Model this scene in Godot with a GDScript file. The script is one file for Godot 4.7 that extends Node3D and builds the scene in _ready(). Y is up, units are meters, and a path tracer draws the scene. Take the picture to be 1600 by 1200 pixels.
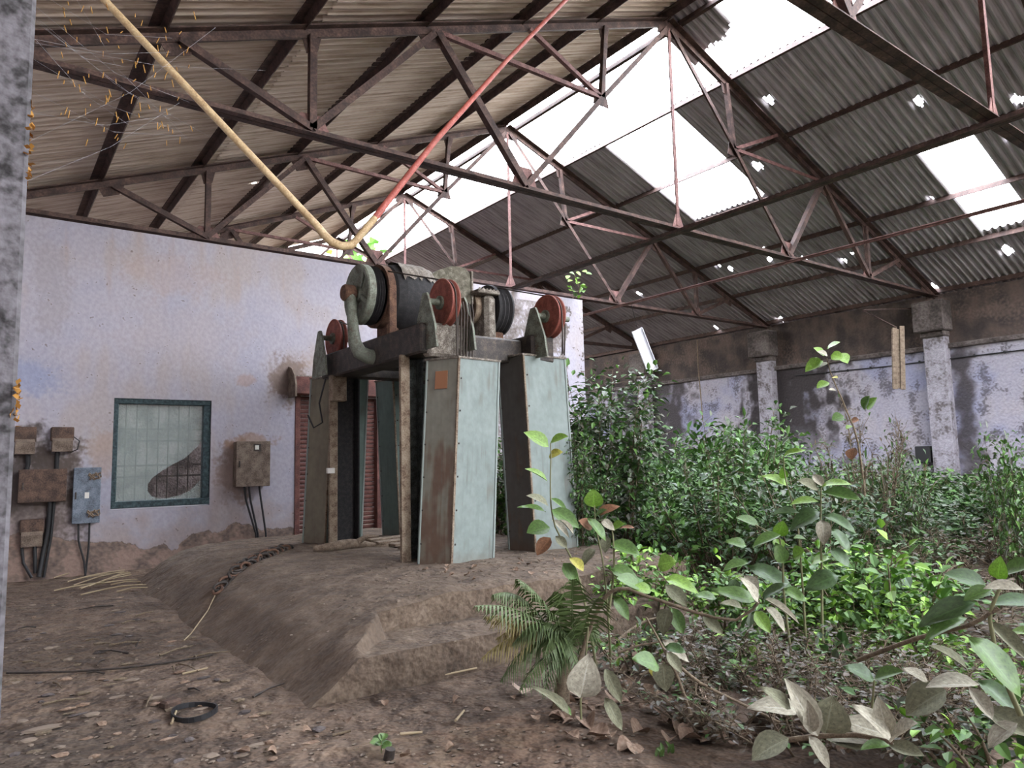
extends Node3D
# An abandoned factory hall: a rope hoist on a concrete plinth, steel trusses under a broken
# corrugated roof, a whitewashed partition wall and a thicket growing through the floor.

const SLOPE := 0.385
const RIDGE := 9.3
const TRUSS_Z := [-3.0, -7.7, -12.45, -17.35, -22.1]
var M := {}
var rng := RandomNumberGenerator.new()
var taken := {}
var cam: Camera3D

# ---------------------------------------------------------------- mesh builder
class MB:
	var v := PackedVector3Array()
	var n := PackedVector3Array()
	var t := PackedVector2Array()
	var c := PackedColorArray()
	var xf := Transform3D()
	var col := Color(1, 1, 1)
	var use_col := false
	var use_uv := false

	func tri(a: Vector3, b: Vector3, d: Vector3, na: Vector3, nb: Vector3, nd: Vector3, ta := Vector2(), tb := Vector2(), td := Vector2()) -> void:
		# a, b, d counter-clockwise seen from the front
		v.append(xf * a); v.append(xf * d); v.append(xf * b)
		n.append((xf.basis * na).normalized()); n.append((xf.basis * nd).normalized()); n.append((xf.basis * nb).normalized())
		if use_uv:
			t.append(ta); t.append(td); t.append(tb)
		if use_col:
			c.append(col); c.append(col); c.append(col)

	func flat(a: Vector3, b: Vector3, d: Vector3, out := Vector3.ZERO) -> void:
		var m := (b - a).cross(d - a).normalized()
		if out != Vector3.ZERO and m.dot(out) < 0.0:
			tri(a, d, b, -m, -m, -m)
		else:
			tri(a, b, d, m, m, m)

	func quad(a: Vector3, b: Vector3, d: Vector3, e: Vector3, out := Vector3.ZERO, ta := Vector2(), tb := Vector2(), td := Vector2(), te := Vector2()) -> void:
		var m := (d - a).cross(e - b).normalized()
		if out != Vector3.ZERO and m.dot(out) < 0.0:
			m = -m
			tri(a, d, b, m, m, m, ta, td, tb)
			tri(a, e, d, m, m, m, ta, te, td)
		else:
			tri(a, b, d, m, m, m, ta, tb, td)
			tri(a, d, e, m, m, m, ta, td, te)

	func box(at: Vector3, s: Vector3, ch := 0.0) -> void:
		var h := s * 0.5
		if ch <= 0.0:
			for a in 3:
				var u := (a + 1) % 3
				var w := (a + 2) % 3
				for sg in [-1.0, 1.0]:
					var p := []
					for q in [Vector2(-1, -1), Vector2(1, -1), Vector2(1, 1), Vector2(-1, 1)]:
						var k := Vector3.ZERO
						k[a] = sg * h[a]; k[u] = q.x * h[u]; k[w] = q.y * h[w]
						p.append(at + k)
					var o := Vector3.ZERO
					o[a] = sg
					quad(p[0], p[1], p[2], p[3], o)
			return
		var pt := func(a: int, s0: Vector3) -> Vector3:
			var k := Vector3.ZERO
			for i in 3:
				k[i] = s0[i] * (h[i] if i == a else h[i] - ch)
			return at + k
		for a in 3:
			var u := (a + 1) % 3
			var w := (a + 2) % 3
			for sg in [-1.0, 1.0]:
				var p := []
				for q in [Vector2(-1, -1), Vector2(1, -1), Vector2(1, 1), Vector2(-1, 1)]:
					var s0 := Vector3.ZERO
					s0[a] = sg; s0[u] = q.x; s0[w] = q.y
					p.append(pt.call(a, s0))
				var o := Vector3.ZERO
				o[a] = sg
				quad(p[0], p[1], p[2], p[3], o)
				for sb in [-1.0, 1.0]:
					var lo := Vector3.ZERO
					lo[a] = sg; lo[u] = sb; lo[w] = -1.0
					var hi := lo
					hi[w] = 1.0
					var o2 := Vector3.ZERO
					o2[a] = sg; o2[u] = sb
					quad(pt.call(a, lo), pt.call(u, lo), pt.call(u, hi), pt.call(a, hi), o2)
		for sx in [-1.0, 1.0]:
			for sy in [-1.0, 1.0]:
				for sz in [-1.0, 1.0]:
					var s0 := Vector3(sx, sy, sz)
					flat(pt.call(0, s0), pt.call(1, s0), pt.call(2, s0), s0)

	func frame(a: Vector3, b: Vector3, up := Vector3.UP) -> Transform3D:
		var d := (b - a).normalized()
		if absf(d.dot(up)) > 0.98:
			up = Vector3.RIGHT if absf(d.x) < 0.9 else Vector3.BACK
		var s := d.cross(up).normalized()
		var u := s.cross(d).normalized()
		return Transform3D(Basis(d, u, s), (a + b) * 0.5)

	func bar(a: Vector3, b: Vector3, hgt: float, wid: float, up := Vector3.UP, ch := 0.0) -> void:
		var keep := xf
		xf = xf * frame(a, b, up)
		box(Vector3.ZERO, Vector3((b - a).length(), hgt, wid), ch)
		xf = keep

	func angle(a: Vector3, b: Vector3, leg: float, th: float, up := Vector3.UP, flip := 1.0) -> void:
		var keep := xf
		xf = xf * frame(a, b, up)
		var l := (b - a).length()
		box(Vector3(0, leg * 0.5 - th * 0.5, 0), Vector3(l, th, leg))
		box(Vector3(0, -th * 0.5, flip * (leg * 0.5 - th * 0.5)), Vector3(l, leg - th, th))
		xf = keep

	func tee(a: Vector3, b: Vector3, leg: float, th: float, up := Vector3.UP) -> void:
		var keep := xf
		xf = xf * frame(a, b, up)
		var l := (b - a).length()
		for s in [-1.0, 1.0]:
			box(Vector3(0, leg * 0.5 - th * 0.5, s * (leg * 0.5 + 0.005)), Vector3(l, th, leg))
			box(Vector3(0, -th * 0.5, s * (th * 0.5 + 0.005)), Vector3(l, leg - th, th))
		xf = keep

	func tube(p: PackedVector3Array, r: Array, sides := 8, caps := true) -> void:
		var rings := []
		var up := Vector3(0.13, 0.97, 0.21).normalized()
		for i in p.size():
			var d := (p[mini(i + 1, p.size() - 1)] - p[maxi(i - 1, 0)]).normalized()
			var s := d.cross(up)
			if s.length() < 0.05:
				s = d.cross(Vector3.RIGHT)
			s = s.normalized()
			up = s.cross(d).normalized()
			var ring := []
			var rad: float = r[mini(i, r.size() - 1)]
			for k in sides:
				var a := TAU * k / sides
				var o := s * cos(a) + up * sin(a)
				ring.append([p[i] + o * rad, o])
			rings.append(ring)
		for i in p.size() - 1:
			for k in sides:
				var A: Array = rings[i][k]
				var B: Array = rings[i][(k + 1) % sides]
				var C: Array = rings[i + 1][(k + 1) % sides]
				var D: Array = rings[i + 1][k]
				tri(A[0], C[0], B[0], A[1], C[1], B[1])
				tri(A[0], D[0], C[0], A[1], D[1], C[1])
		if caps:
			for e in [0, p.size() - 1]:
				var o := (p[0] - p[1]) if e == 0 else (p[e] - p[e - 1])
				for k in sides:
					flat(p[e], rings[e][k][0], rings[e][(k + 1) % sides][0], o)

	func lathe(prof: Array, segs := 28) -> void:
		# prof: Vector2(radius, height along local x), the outside of the shape to the right of the path seen with x to the right
		for i in prof.size() - 1:
			var a: Vector2 = prof[i]
			var b: Vector2 = prof[i + 1]
			var d := (b - a).normalized()
			var nr := Vector2(d.y, -d.x)
			for k in segs:
				var t0 := TAU * k / segs
				var t1 := TAU * (k + 1) / segs
				var e0 := Vector3(0, cos(t0), sin(t0))
				var e1 := Vector3(0, cos(t1), sin(t1))
				var A := e0 * a.x + Vector3(a.y, 0, 0)
				var B := e1 * a.x + Vector3(a.y, 0, 0)
				var C := e1 * b.x + Vector3(b.y, 0, 0)
				var D := e0 * b.x + Vector3(b.y, 0, 0)
				var n0 := e0 * nr.x + Vector3(nr.y, 0, 0)
				var n1 := e1 * nr.x + Vector3(nr.y, 0, 0)
				if a.x > 0.0001:
					tri2(A, B, C, n0, n1, n1)
				if b.x > 0.0001:
					tri2(A, C, D, n0, n1, n0)

	func tri2(a: Vector3, b: Vector3, d: Vector3, na: Vector3, nb: Vector3, nd: Vector3) -> void:
		if (b - a).cross(d - a).dot(na + nb + nd) < 0.0:
			tri(a, d, b, na, nd, nb)
		else:
			tri(a, b, d, na, nb, nd)

	func prism(poly: PackedVector2Array, z0: float, z1: float) -> void:
		var ix := Geometry2D.triangulate_polygon(poly)
		for i in range(0, ix.size(), 3):
			var p := []
			for k in 3:
				p.append(poly[ix[i + k]])
			flat(Vector3(p[0].x, p[0].y, z1), Vector3(p[1].x, p[1].y, z1), Vector3(p[2].x, p[2].y, z1), Vector3(0, 0, z1 - z0))
			flat(Vector3(p[0].x, p[0].y, z0), Vector3(p[1].x, p[1].y, z0), Vector3(p[2].x, p[2].y, z0), Vector3(0, 0, z0 - z1))
		var s := -1.0 if Geometry2D.is_polygon_clockwise(poly) else 1.0
		for i in poly.size():
			var a := poly[i]
			var b := poly[(i + 1) % poly.size()]
			var o := Vector3(b.y - a.y, a.x - b.x, 0) * s
			quad(Vector3(a.x, a.y, z0), Vector3(b.x, b.y, z0), Vector3(b.x, b.y, z1), Vector3(a.x, a.y, z1), o)

	func sheet(nu: int, nv: int, f: Callable, keep = null) -> void:
		# a smooth grid surface; f(i, j) gives a point; normals by differences; UV by index
		var p := []
		for i in nu + 1:
			var row := PackedVector3Array()
			for j in nv + 1:
				row.append(f.call(i, j))
			p.append(row)
		var nn := []
		for i in nu + 1:
			var row := PackedVector3Array()
			for j in nv + 1:
				var du: Vector3 = p[mini(i + 1, nu)][j] - p[maxi(i - 1, 0)][j]
				var dv: Vector3 = p[i][mini(j + 1, nv)] - p[i][maxi(j - 1, 0)]
				row.append(du.cross(dv).normalized())
			nn.append(row)
		for i in nu:
			for j in nv:
				if keep != null and not keep.call(i, j):
					continue
				var a := Vector2(float(i) / nu, float(j) / nv)
				var b := Vector2(float(i + 1) / nu, float(j) / nv)
				var d := Vector2(float(i + 1) / nu, float(j + 1) / nv)
				var e := Vector2(float(i) / nu, float(j + 1) / nv)
				tri(p[i][j], p[i + 1][j], p[i + 1][j + 1], nn[i][j], nn[i + 1][j], nn[i + 1][j + 1], a, b, d)
				tri(p[i][j], p[i + 1][j + 1], p[i][j + 1], nn[i][j], nn[i + 1][j + 1], nn[i][j + 1], a, d, e)

	func mesh() -> ArrayMesh:
		var a := []
		a.resize(Mesh.ARRAY_MAX)
		a[Mesh.ARRAY_VERTEX] = v
		a[Mesh.ARRAY_NORMAL] = n
		if use_uv:
			a[Mesh.ARRAY_TEX_UV] = t
		if use_col:
			a[Mesh.ARRAY_COLOR] = c
		var m := ArrayMesh.new()
		m.add_surface_from_arrays(Mesh.PRIMITIVE_TRIANGLES, a)
		return m

# ---------------------------------------------------------------- nodes
func numbered(called: String) -> String:
	if not taken.has(called):
		taken[called] = 0
		return called
	taken[called] += 1
	return "%s_%03d" % [called, taken[called]]

func mi(called: String, mesh: Mesh, m: Material, parent: Node) -> MeshInstance3D:
	var o := MeshInstance3D.new()
	o.mesh = mesh
	o.material_override = m
	o.name = numbered(called) if parent == self else called
	parent.add_child(o, true)
	return o

func obj(called: String, b: MB, m: Material, parent: Node = self) -> MeshInstance3D:
	return mi(called, b.mesh(), m, parent)

func thing(called: String, label: String, category: String, at := Vector3.ZERO, group := "") -> Node3D:
	var o := Node3D.new()
	o.name = numbered(called)
	add_child(o)
	o.position = at
	tag(o, label, category, group)
	return o

func tag(o: Node, label: String, category: String, group := "") -> Node:
	o.set_meta("label", label)
	o.set_meta("category", category)
	if group != "":
		o.set_meta("group", group)
	return o

func structure(o: Node, label := "") -> Node:
	o.set_meta("kind", "structure")
	if label != "":
		o.set_meta("label", label)
	return o

func stuff(o: Node) -> Node:
	o.set_meta("kind", "stuff")
	return o

# ---------------------------------------------------------------- textures and materials
func noise(seed_: int, freq: float, octaves := 4) -> FastNoiseLite:
	var f := FastNoiseLite.new()
	f.seed = seed_
	f.frequency = freq
	f.noise_type = FastNoiseLite.TYPE_SIMPLEX_SMOOTH
	f.fractal_octaves = octaves
	return f

func bytes(seed_: int, freq: float, octaves: int, size: int) -> PackedByteArray:
	var im := noise(seed_, freq, octaves).get_seamless_image(size, size)
	im.convert(Image.FORMAT_L8)
	return im.get_data()

func ramp(stops: Array, x: float) -> Color:
	if x <= stops[0][0]:
		return stops[0][1]
	for i in range(1, stops.size()):
		if x <= stops[i][0]:
			return stops[i - 1][1].lerp(stops[i][1], (x - stops[i - 1][0]) / (stops[i][0] - stops[i - 1][0]))
	return stops[-1][1]

func rgb(r: float, g: float, b: float) -> Color:
	return Color(r / 255.0, g / 255.0, b / 255.0)

func ramp_tex(seed_: int, f1: float, f2: float, w2: float, stops: Array, size := 512) -> ImageTexture:
	var a := bytes(seed_, f1, 5, size)
	var b := bytes(seed_ + 7, f2, 4, size)
	var lut := []
	for i in 256:
		lut.append(ramp(stops, i / 255.0))
	var out := PackedByteArray()
	out.resize(size * size * 3)
	for i in size * size:
		var k := clampi(int(a[i] * (1.0 - w2) + b[i] * w2), 0, 255)
		var q: Color = lut[k]
		var s := 0.92 + 0.16 * (b[size * size - 1 - i] / 255.0)
		out[i * 3] = clampi(int(q.r * 255.0 * s), 0, 255)
		out[i * 3 + 1] = clampi(int(q.g * 255.0 * s), 0, 255)
		out[i * 3 + 2] = clampi(int(q.b * 255.0 * s), 0, 255)
	return ImageTexture.create_from_image(Image.create_from_data(size, size, false, Image.FORMAT_RGB8, out))

func bump_tex(seed_: int, freq: float, octaves: int, strength: float, size := 512) -> ImageTexture:
	var im := noise(seed_, freq, octaves).get_seamless_image(size, size)
	im.convert(Image.FORMAT_L8)
	im.bump_map_to_normal_map(strength)
	return ImageTexture.create_from_image(im)

func mat(called: String, tex: Texture2D, metres: float, rough := 0.9, metal := 0.0, bump: Texture2D = null, bump_scale := 1.0) -> StandardMaterial3D:
	var m := StandardMaterial3D.new()
	m.resource_name = called
	m.albedo_texture = tex
	m.roughness = rough
	m.metallic = metal
	if metres > 0.0:
		m.uv1_triplanar = true
		m.uv1_world_triplanar = true
		m.uv1_scale = Vector3.ONE / metres
	if bump:
		m.normal_enabled = true
		m.normal_texture = bump
		m.normal_scale = bump_scale
	M[called] = m
	return m

func plain(called: String, c: Color, rough := 0.8, metal := 0.0) -> StandardMaterial3D:
	var m := StandardMaterial3D.new()
	m.resource_name = called
	m.albedo_color = c
	m.roughness = rough
	m.metallic = metal
	M[called] = m
	return m

func leafy(called: String, c: Color, glow: Color, rough := 0.55, vertex := false) -> StandardMaterial3D:
	var m := plain(called, c, rough)
	m.backlight_enabled = true
	m.backlight = glow
	m.cull_mode = BaseMaterial3D.CULL_DISABLED
	m.vertex_color_use_as_albedo = vertex
	if not vertex:
		m.albedo_color = c.lightened(0.12)
		m.albedo_texture = leaf_tex
	return m

func at(px: float, py: float, dist: float) -> Vector3:
	# the point that lies dist metres (level distance) from the lens through a point of the 1600 by 1200 frame
	var d := cam.transform.basis * Vector3((px - 800.0) / 1117.0, (600.0 - py) / 1117.0, -1.0)
	return cam.position + d * (dist / Vector2(d.x, d.z).length())

func smooth(a: float, b: float, x: float) -> float:
	return smoothstep(a, b, x)

# ---------------------------------------------------------------- scene
func _ready() -> void:
	rng.seed = 20240611
	# camera
	cam = Camera3D.new()
	cam.name = "camera"
	var yaw := deg_to_rad(36.72)
	var pitch := deg_to_rad(6.08)
	var roll := deg_to_rad(-1.34)
	var f := Vector3(sin(yaw) * cos(pitch), sin(pitch), -cos(yaw) * cos(pitch))
	var r := Vector3(cos(yaw), 0, sin(yaw))
	var u := r.cross(f)
	cam.transform = Transform3D(Basis(r * cos(roll) + u * sin(roll), u * cos(roll) - r * sin(roll), -f), Vector3(0, 1.5, 0))
	cam.fov = rad_to_deg(2.0 * atan(600.0 / 1117.0))
	cam.near = 0.05
	cam.far = 300.0
	add_child(cam)
	cam.current = true
	# sky and exposure: a bright overcast day seen from a dim hall
	var env := Environment.new()
	env.background_mode = Environment.BG_SKY
	var sm := ProceduralSkyMaterial.new()
	sm.sky_top_color = Color(0.88, 0.90, 0.95)
	sm.sky_horizon_color = Color(0.95, 0.94, 0.92)
	sm.sky_curve = 0.2
	sm.ground_horizon_color = Color(0.50, 0.48, 0.44)
	sm.ground_bottom_color = Color(0.36, 0.33, 0.28)
	sm.sky_energy_multiplier = 2.0
	sm.ground_energy_multiplier = 1.0
	env.sky = Sky.new()
	env.sky.sky_material = sm
	env.tonemap_mode = Environment.TONE_MAPPER_LINEAR
	env.tonemap_exposure = 6.4
	env.sdfgi_enabled = true
	env.ssao_enabled = true
	env.ssil_enabled = true
	var we := WorldEnvironment.new()
	we.name = "environment"
	we.environment = env
	add_child(we)

	make_materials()
	build_floor()
	build_walls()
	build_roof()
	build_trusses()
	build_plinth()
	build_hoist()
	build_wall_things()
	build_hangings()
	build_plants()
	build_litter()

var leaf_tex: ImageTexture

func vein_tex() -> ImageTexture:
	# midrib, side veins and the mottle of a leaf blade; tinted by each leaf material
	var im := Image.create(128, 128, false, Image.FORMAT_RGB8)
	var nn := noise(88, 0.05, 4)
	for i in 128:
		for j in 128:
			var u := i / 127.0
			var v := absf(j / 63.5 - 1.0)
			var k := 0.84 + 0.16 * nn.get_noise_2d(i, j)
			var side := fposmod((u - v * 0.22) * 9.0, 1.0)
			k += 0.14 * smooth(0.12, 0.0, minf(side, 1.0 - side)) * (1.0 - v)
			k += 0.22 * smooth(0.07, 0.0, v)
			if nn.get_noise_2d(i * 2.0 + 300.0, j * 2.0) > 0.42:
				k *= 0.82
			im.set_pixel(i, j, Color(k * 1.02, k, k * 0.95))
	return ImageTexture.create_from_image(im)

func make_materials() -> void:
	var rough_bump := bump_tex(5, 0.03, 5, 6.0)
	var fine_bump := bump_tex(9, 0.08, 4, 5.0)
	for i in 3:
		sheet_mat("tan_lit_sheet_%d" % i, 21 + i, [[0.2, rgb(136, 119, 104)], [0.42, rgb(176, 159, 143)], [0.6, rgb(194, 179, 165)], [0.85, rgb(206, 195, 183)]])  # left slope: paler copy with its brighter light put into the colour
		sheet_mat("grey_shaded_sheet_%d" % i, 24 + i, [[0.2, rgb(112, 106, 106)], [0.42, rgb(150, 145, 147)], [0.6, rgb(168, 163, 166)], [0.85, rgb(182, 178, 182)]])  # right slope: shade and lilac haze put into a darker copy
	mat("brown_steel", ramp_tex(31, 0.012, 0.07, 0.45, [[0.25, rgb(48, 36, 32)], [0.5, rgb(72, 54, 49)], [0.7, rgb(92, 71, 64)], [0.9, rgb(118, 95, 84)]]), 1.5, 0.75, 0.25)
	mat("red_steel", ramp_tex(32, 0.012, 0.07, 0.45, [[0.25, rgb(80, 54, 51)], [0.5, rgb(110, 78, 74)], [0.75, rgb(136, 104, 98)]]), 1.2, 0.75, 0.1)
	mat("dirt", ramp_tex(41, 0.008, 0.09, 0.5, [[0.22, rgb(72, 59, 48)], [0.42, rgb(96, 80, 67)], [0.58, rgb(112, 95, 80)], [0.8, rgb(132, 114, 98)]], 1024), 3.2, 1.0, 0.0, rough_bump, 1.6)
	mat("plinth_concrete", ramp_tex(42, 0.006, 0.06, 0.45, [[0.22, rgb(72, 61, 51)], [0.42, rgb(94, 80, 67)], [0.6, rgb(108, 93, 78)], [0.82, rgb(126, 111, 96)]], 1024), 2.6, 0.95, 0.0, rough_bump, 1.0)
	mat("plaster", ramp_tex(43, 0.006, 0.05, 0.4, [[0.2, rgb(140, 126, 120)], [0.45, rgb(182, 175, 178)], [0.7, rgb(198, 194, 202)]]), 3.0, 0.95, 0.0, fine_bump, 0.4)
	mat("old_concrete", ramp_tex(44, 0.006, 0.05, 0.4, [[0.2, rgb(56, 50, 48)], [0.45, rgb(86, 78, 75)], [0.7, rgb(112, 104, 101)]]), 2.6, 0.95, 0.0, fine_bump, 0.8)
	mat("pier_plaster", ramp_tex(45, 0.008, 0.05, 0.45, [[0.25, rgb(44, 42, 42)], [0.4, rgb(78, 76, 77)], [0.55, rgb(104, 101, 104)], [0.8, rgb(120, 117, 121)]]), 1.1, 0.95, 0.0, rough_bump, 0.6)
	mat("pilaster_paint", ramp_tex(66, 0.008, 0.05, 0.4, [[0.25, rgb(96, 90, 90)], [0.45, rgb(146, 142, 149)], [0.7, rgb(164, 160, 169)]]), 2.2, 0.95, 0.0, fine_bump, 0.5)
	mat("dark_iron", ramp_tex(46, 0.012, 0.07, 0.45, [[0.25, rgb(38, 34, 31)], [0.5, rgb(56, 50, 46)], [0.8, rgb(84, 72, 62)]]), 0.8, 0.6, 0.3)
	mat("rust", ramp_tex(47, 0.012, 0.07, 0.45, [[0.25, rgb(62, 43, 33)], [0.5, rgb(90, 64, 49)], [0.8, rgb(116, 88, 68)]]), 0.8, 0.9)
	mat("box_rust", ramp_tex(48, 0.01, 0.07, 0.45, [[0.25, rgb(54, 42, 35)], [0.5, rgb(80, 62, 52)], [0.8, rgb(108, 86, 72)]]), 0.9, 0.85)
	mat("box_blue", ramp_tex(49, 0.01, 0.07, 0.45, [[0.25, rgb(78, 86, 96)], [0.5, rgb(104, 114, 126)], [0.8, rgb(126, 134, 144)]]), 0.9, 0.7)
	mat("shutter_red", ramp_tex(50, 0.01, 0.07, 0.45, [[0.25, rgb(70, 42, 37)], [0.5, rgb(96, 57, 50)], [0.8, rgb(114, 76, 68)]]), 1.0, 0.8)
	mat("window_green", ramp_tex(51, 0.02, 0.09, 0.45, [[0.25, rgb(30, 42, 46)], [0.5, rgb(48, 66, 70)], [0.8, rgb(82, 98, 98)]]), 0.7, 0.8)
	mat("hoist_green", ramp_tex(52, 0.012, 0.07, 0.45, [[0.22, rgb(84, 70, 56)], [0.42, rgb(98, 102, 90)], [0.6, rgb(118, 124, 110)], [0.85, rgb(140, 142, 128)]]), 0.9, 0.7, 0.1)
	mat("guide_tan", ramp_tex(53, 0.012, 0.07, 0.45, [[0.25, rgb(90, 72, 56)], [0.5, rgb(124, 108, 90)], [0.8, rgb(146, 134, 116)]]), 0.9, 0.8)
	mat("guide_green", ramp_tex(54, 0.012, 0.07, 0.45, [[0.25, rgb(46, 46, 42)], [0.5, rgb(70, 76, 72)], [0.8, rgb(96, 102, 96)]]), 0.9, 0.75)
	mat("black_grease", ramp_tex(55, 0.02, 0.09, 0.5, [[0.25, rgb(20, 19, 20)], [0.5, rgb(32, 31, 33)], [0.8, rgb(54, 51, 50)]]), 0.7, 0.55)
	mat("pulley_red", ramp_tex(56, 0.012, 0.07, 0.4, [[0.25, rgb(96, 50, 40)], [0.5, rgb(128, 66, 54)], [0.8, rgb(146, 86, 72)]]), 0.7, 0.7)
	mat("dusty", ramp_tex(57, 0.012, 0.07, 0.5, [[0.25, rgb(70, 62, 54)], [0.5, rgb(112, 104, 94)], [0.7, rgb(150, 144, 134)], [0.85, rgb(186, 182, 174)]]), 0.6, 0.9)
	mat("bleached_wood", ramp_tex(58, 0.012, 0.07, 0.5, [[0.25, rgb(86, 72, 58)], [0.5, rgb(126, 110, 94)], [0.8, rgb(156, 142, 124)]]), 0.5, 0.95)
	mat("bark", ramp_tex(59, 0.02, 0.09, 0.5, [[0.25, rgb(70, 58, 46)], [0.5, rgb(108, 94, 76)], [0.8, rgb(142, 128, 106)]]), 0.4, 0.95)
	mat("dry_leaf", ramp_tex(60, 0.012, 0.08, 0.5, [[0.2, rgb(90, 70, 55)], [0.45, rgb(128, 105, 87)], [0.65, rgb(154, 132, 113)], [0.85, rgb(176, 158, 140)]]), 0.9, 0.9)
	mat("conduit_cream", ramp_tex(61, 0.012, 0.08, 0.5, [[0.25, rgb(150, 122, 84)], [0.5, rgb(186, 160, 120)], [0.8, rgb(204, 184, 148)]]), 0.9, 0.6)
	mat("conduit_red", ramp_tex(62, 0.012, 0.08, 0.5, [[0.25, rgb(132, 62, 52)], [0.5, rgb(168, 86, 76)], [0.8, rgb(190, 122, 110)]]), 0.9, 0.6)
	plain("cable_black", rgb(30, 30, 32), 0.6)
	plain("rope_steel", rgb(62, 54, 48), 0.6, 0.4)
	plain("label_white", rgb(214, 212, 204), 0.7)
	plain("tag_orange", rgb(148, 102, 72), 0.8)
	plain("fixture_white", rgb(206, 206, 212), 0.6)
	plain("gravel_stone", rgb(128, 114, 100), 0.95)
	plain("straw", rgb(156, 140, 112), 0.9)
	var g := StandardMaterial3D.new()
	g.resource_name = "dusty_glass"
	g.transparency = BaseMaterial3D.TRANSPARENCY_ALPHA
	g.albedo_color = Color(0.74, 0.80, 0.78, 0.24)
	g.roughness = 0.5
	M.dusty_glass = g
	leaf_tex = vein_tex()
	leafy("bush_leaf", Color(1, 1, 1), Color(0.20, 0.30, 0.05), 0.5, true)
	leafy("leaf_green", rgb(78, 118, 46), Color(0.22, 0.36, 0.06), 0.5)
	leafy("leaf_lime", rgb(120, 166, 56), Color(0.40, 0.55, 0.08), 0.5)
	leafy("leaf_dark", rgb(58, 92, 44), Color(0.12, 0.22, 0.04), 0.5)
	leafy("leaf_dusty", rgb(120, 124, 100), Color(0.08, 0.10, 0.05), 0.85)
	leafy("leaf_grey", rgb(172, 170, 156), Color(0.06, 0.07, 0.05), 0.9)
	leafy("leaf_brown", rgb(132, 86, 56), Color(0.16, 0.07, 0.02), 0.8)
	leafy("leaf_yellow", rgb(176, 172, 66), Color(0.35, 0.32, 0.05), 0.6)
	leafy("frond_green", rgb(84, 112, 54), Color(0.16, 0.24, 0.06), 0.6)
	leafy("frond_straw", rgb(160, 146, 84), Color(0.25, 0.20, 0.08), 0.7)
	leafy("sun_tinted_orange", rgb(208, 146, 50), Color(0.4, 0.22, 0.03), 0.8)  # sunlight on web scraps and lichen is put into this orange
	plain("stem_green", rgb(112, 112, 78), 0.7)

# weathered cement sheet: rain streaks painted to draw shading lines along the corrugations (u goes down the slope, v across)
func sheet_mat(called: String, sd: int, stops: Array) -> void:
	var w := 128
	var h := 512
	var a := noise(sd, 1.0, 3)
	var c := noise(sd + 40, 1.0, 3)
	var im := Image.create(w, h, false, Image.FORMAT_RGB8)
	for j in h:
		for i in w:
			var k := 0.52 + 0.3 * a.get_noise_2d(i * 0.008, j * 0.075) + 0.22 * c.get_noise_2d(i * 0.025, j * 0.008) + 0.12 * a.get_noise_2d(i * 0.2 + 90.0, j * 0.25)
			im.set_pixel(i, j, ramp(stops, k))
	mat(called, ImageTexture.create_from_image(im), 0.0, 0.95)

# paints a wall: cb(x, y) in metres gives a colour whose alpha is the height of the surface
func painted(called: String, w: int, h: int, mx: float, my: float, cb: Callable, depth: float) -> StandardMaterial3D:
	var out := PackedByteArray()
	out.resize(w * h * 3)
	var hg := PackedByteArray()
	hg.resize(w * h)
	for j in h:
		var y := my * (1.0 - (j + 0.5) / h)
		for i in w:
			var q: Color = cb.call(mx * (i + 0.5) / w, y)
			var k := j * w + i
			out[k * 3] = clampi(int(q.r * 255.0), 0, 255)
			out[k * 3 + 1] = clampi(int(q.g * 255.0), 0, 255)
			out[k * 3 + 2] = clampi(int(q.b * 255.0), 0, 255)
			hg[k] = clampi(int(q.a * 255.0), 0, 255)
	var b := Image.create_from_data(w, h, false, Image.FORMAT_L8, hg)
	b.bump_map_to_normal_map(depth)
	return mat(called, ImageTexture.create_from_image(Image.create_from_data(w, h, false, Image.FORMAT_RGB8, out)), 0.0, 0.95, 0.0, ImageTexture.create_from_image(b), 0.8)

func floor_height(x: float, z: float) -> float:
	return (nz_a.get_noise_2d(x, z) * 0.035 + nz_b.get_noise_2d(x, z) * 0.012) if x > -5.0 else 0.0

var nz_a := noise(301, 0.5, 3)
var nz_b := noise(302, 3.0, 3)

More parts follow.
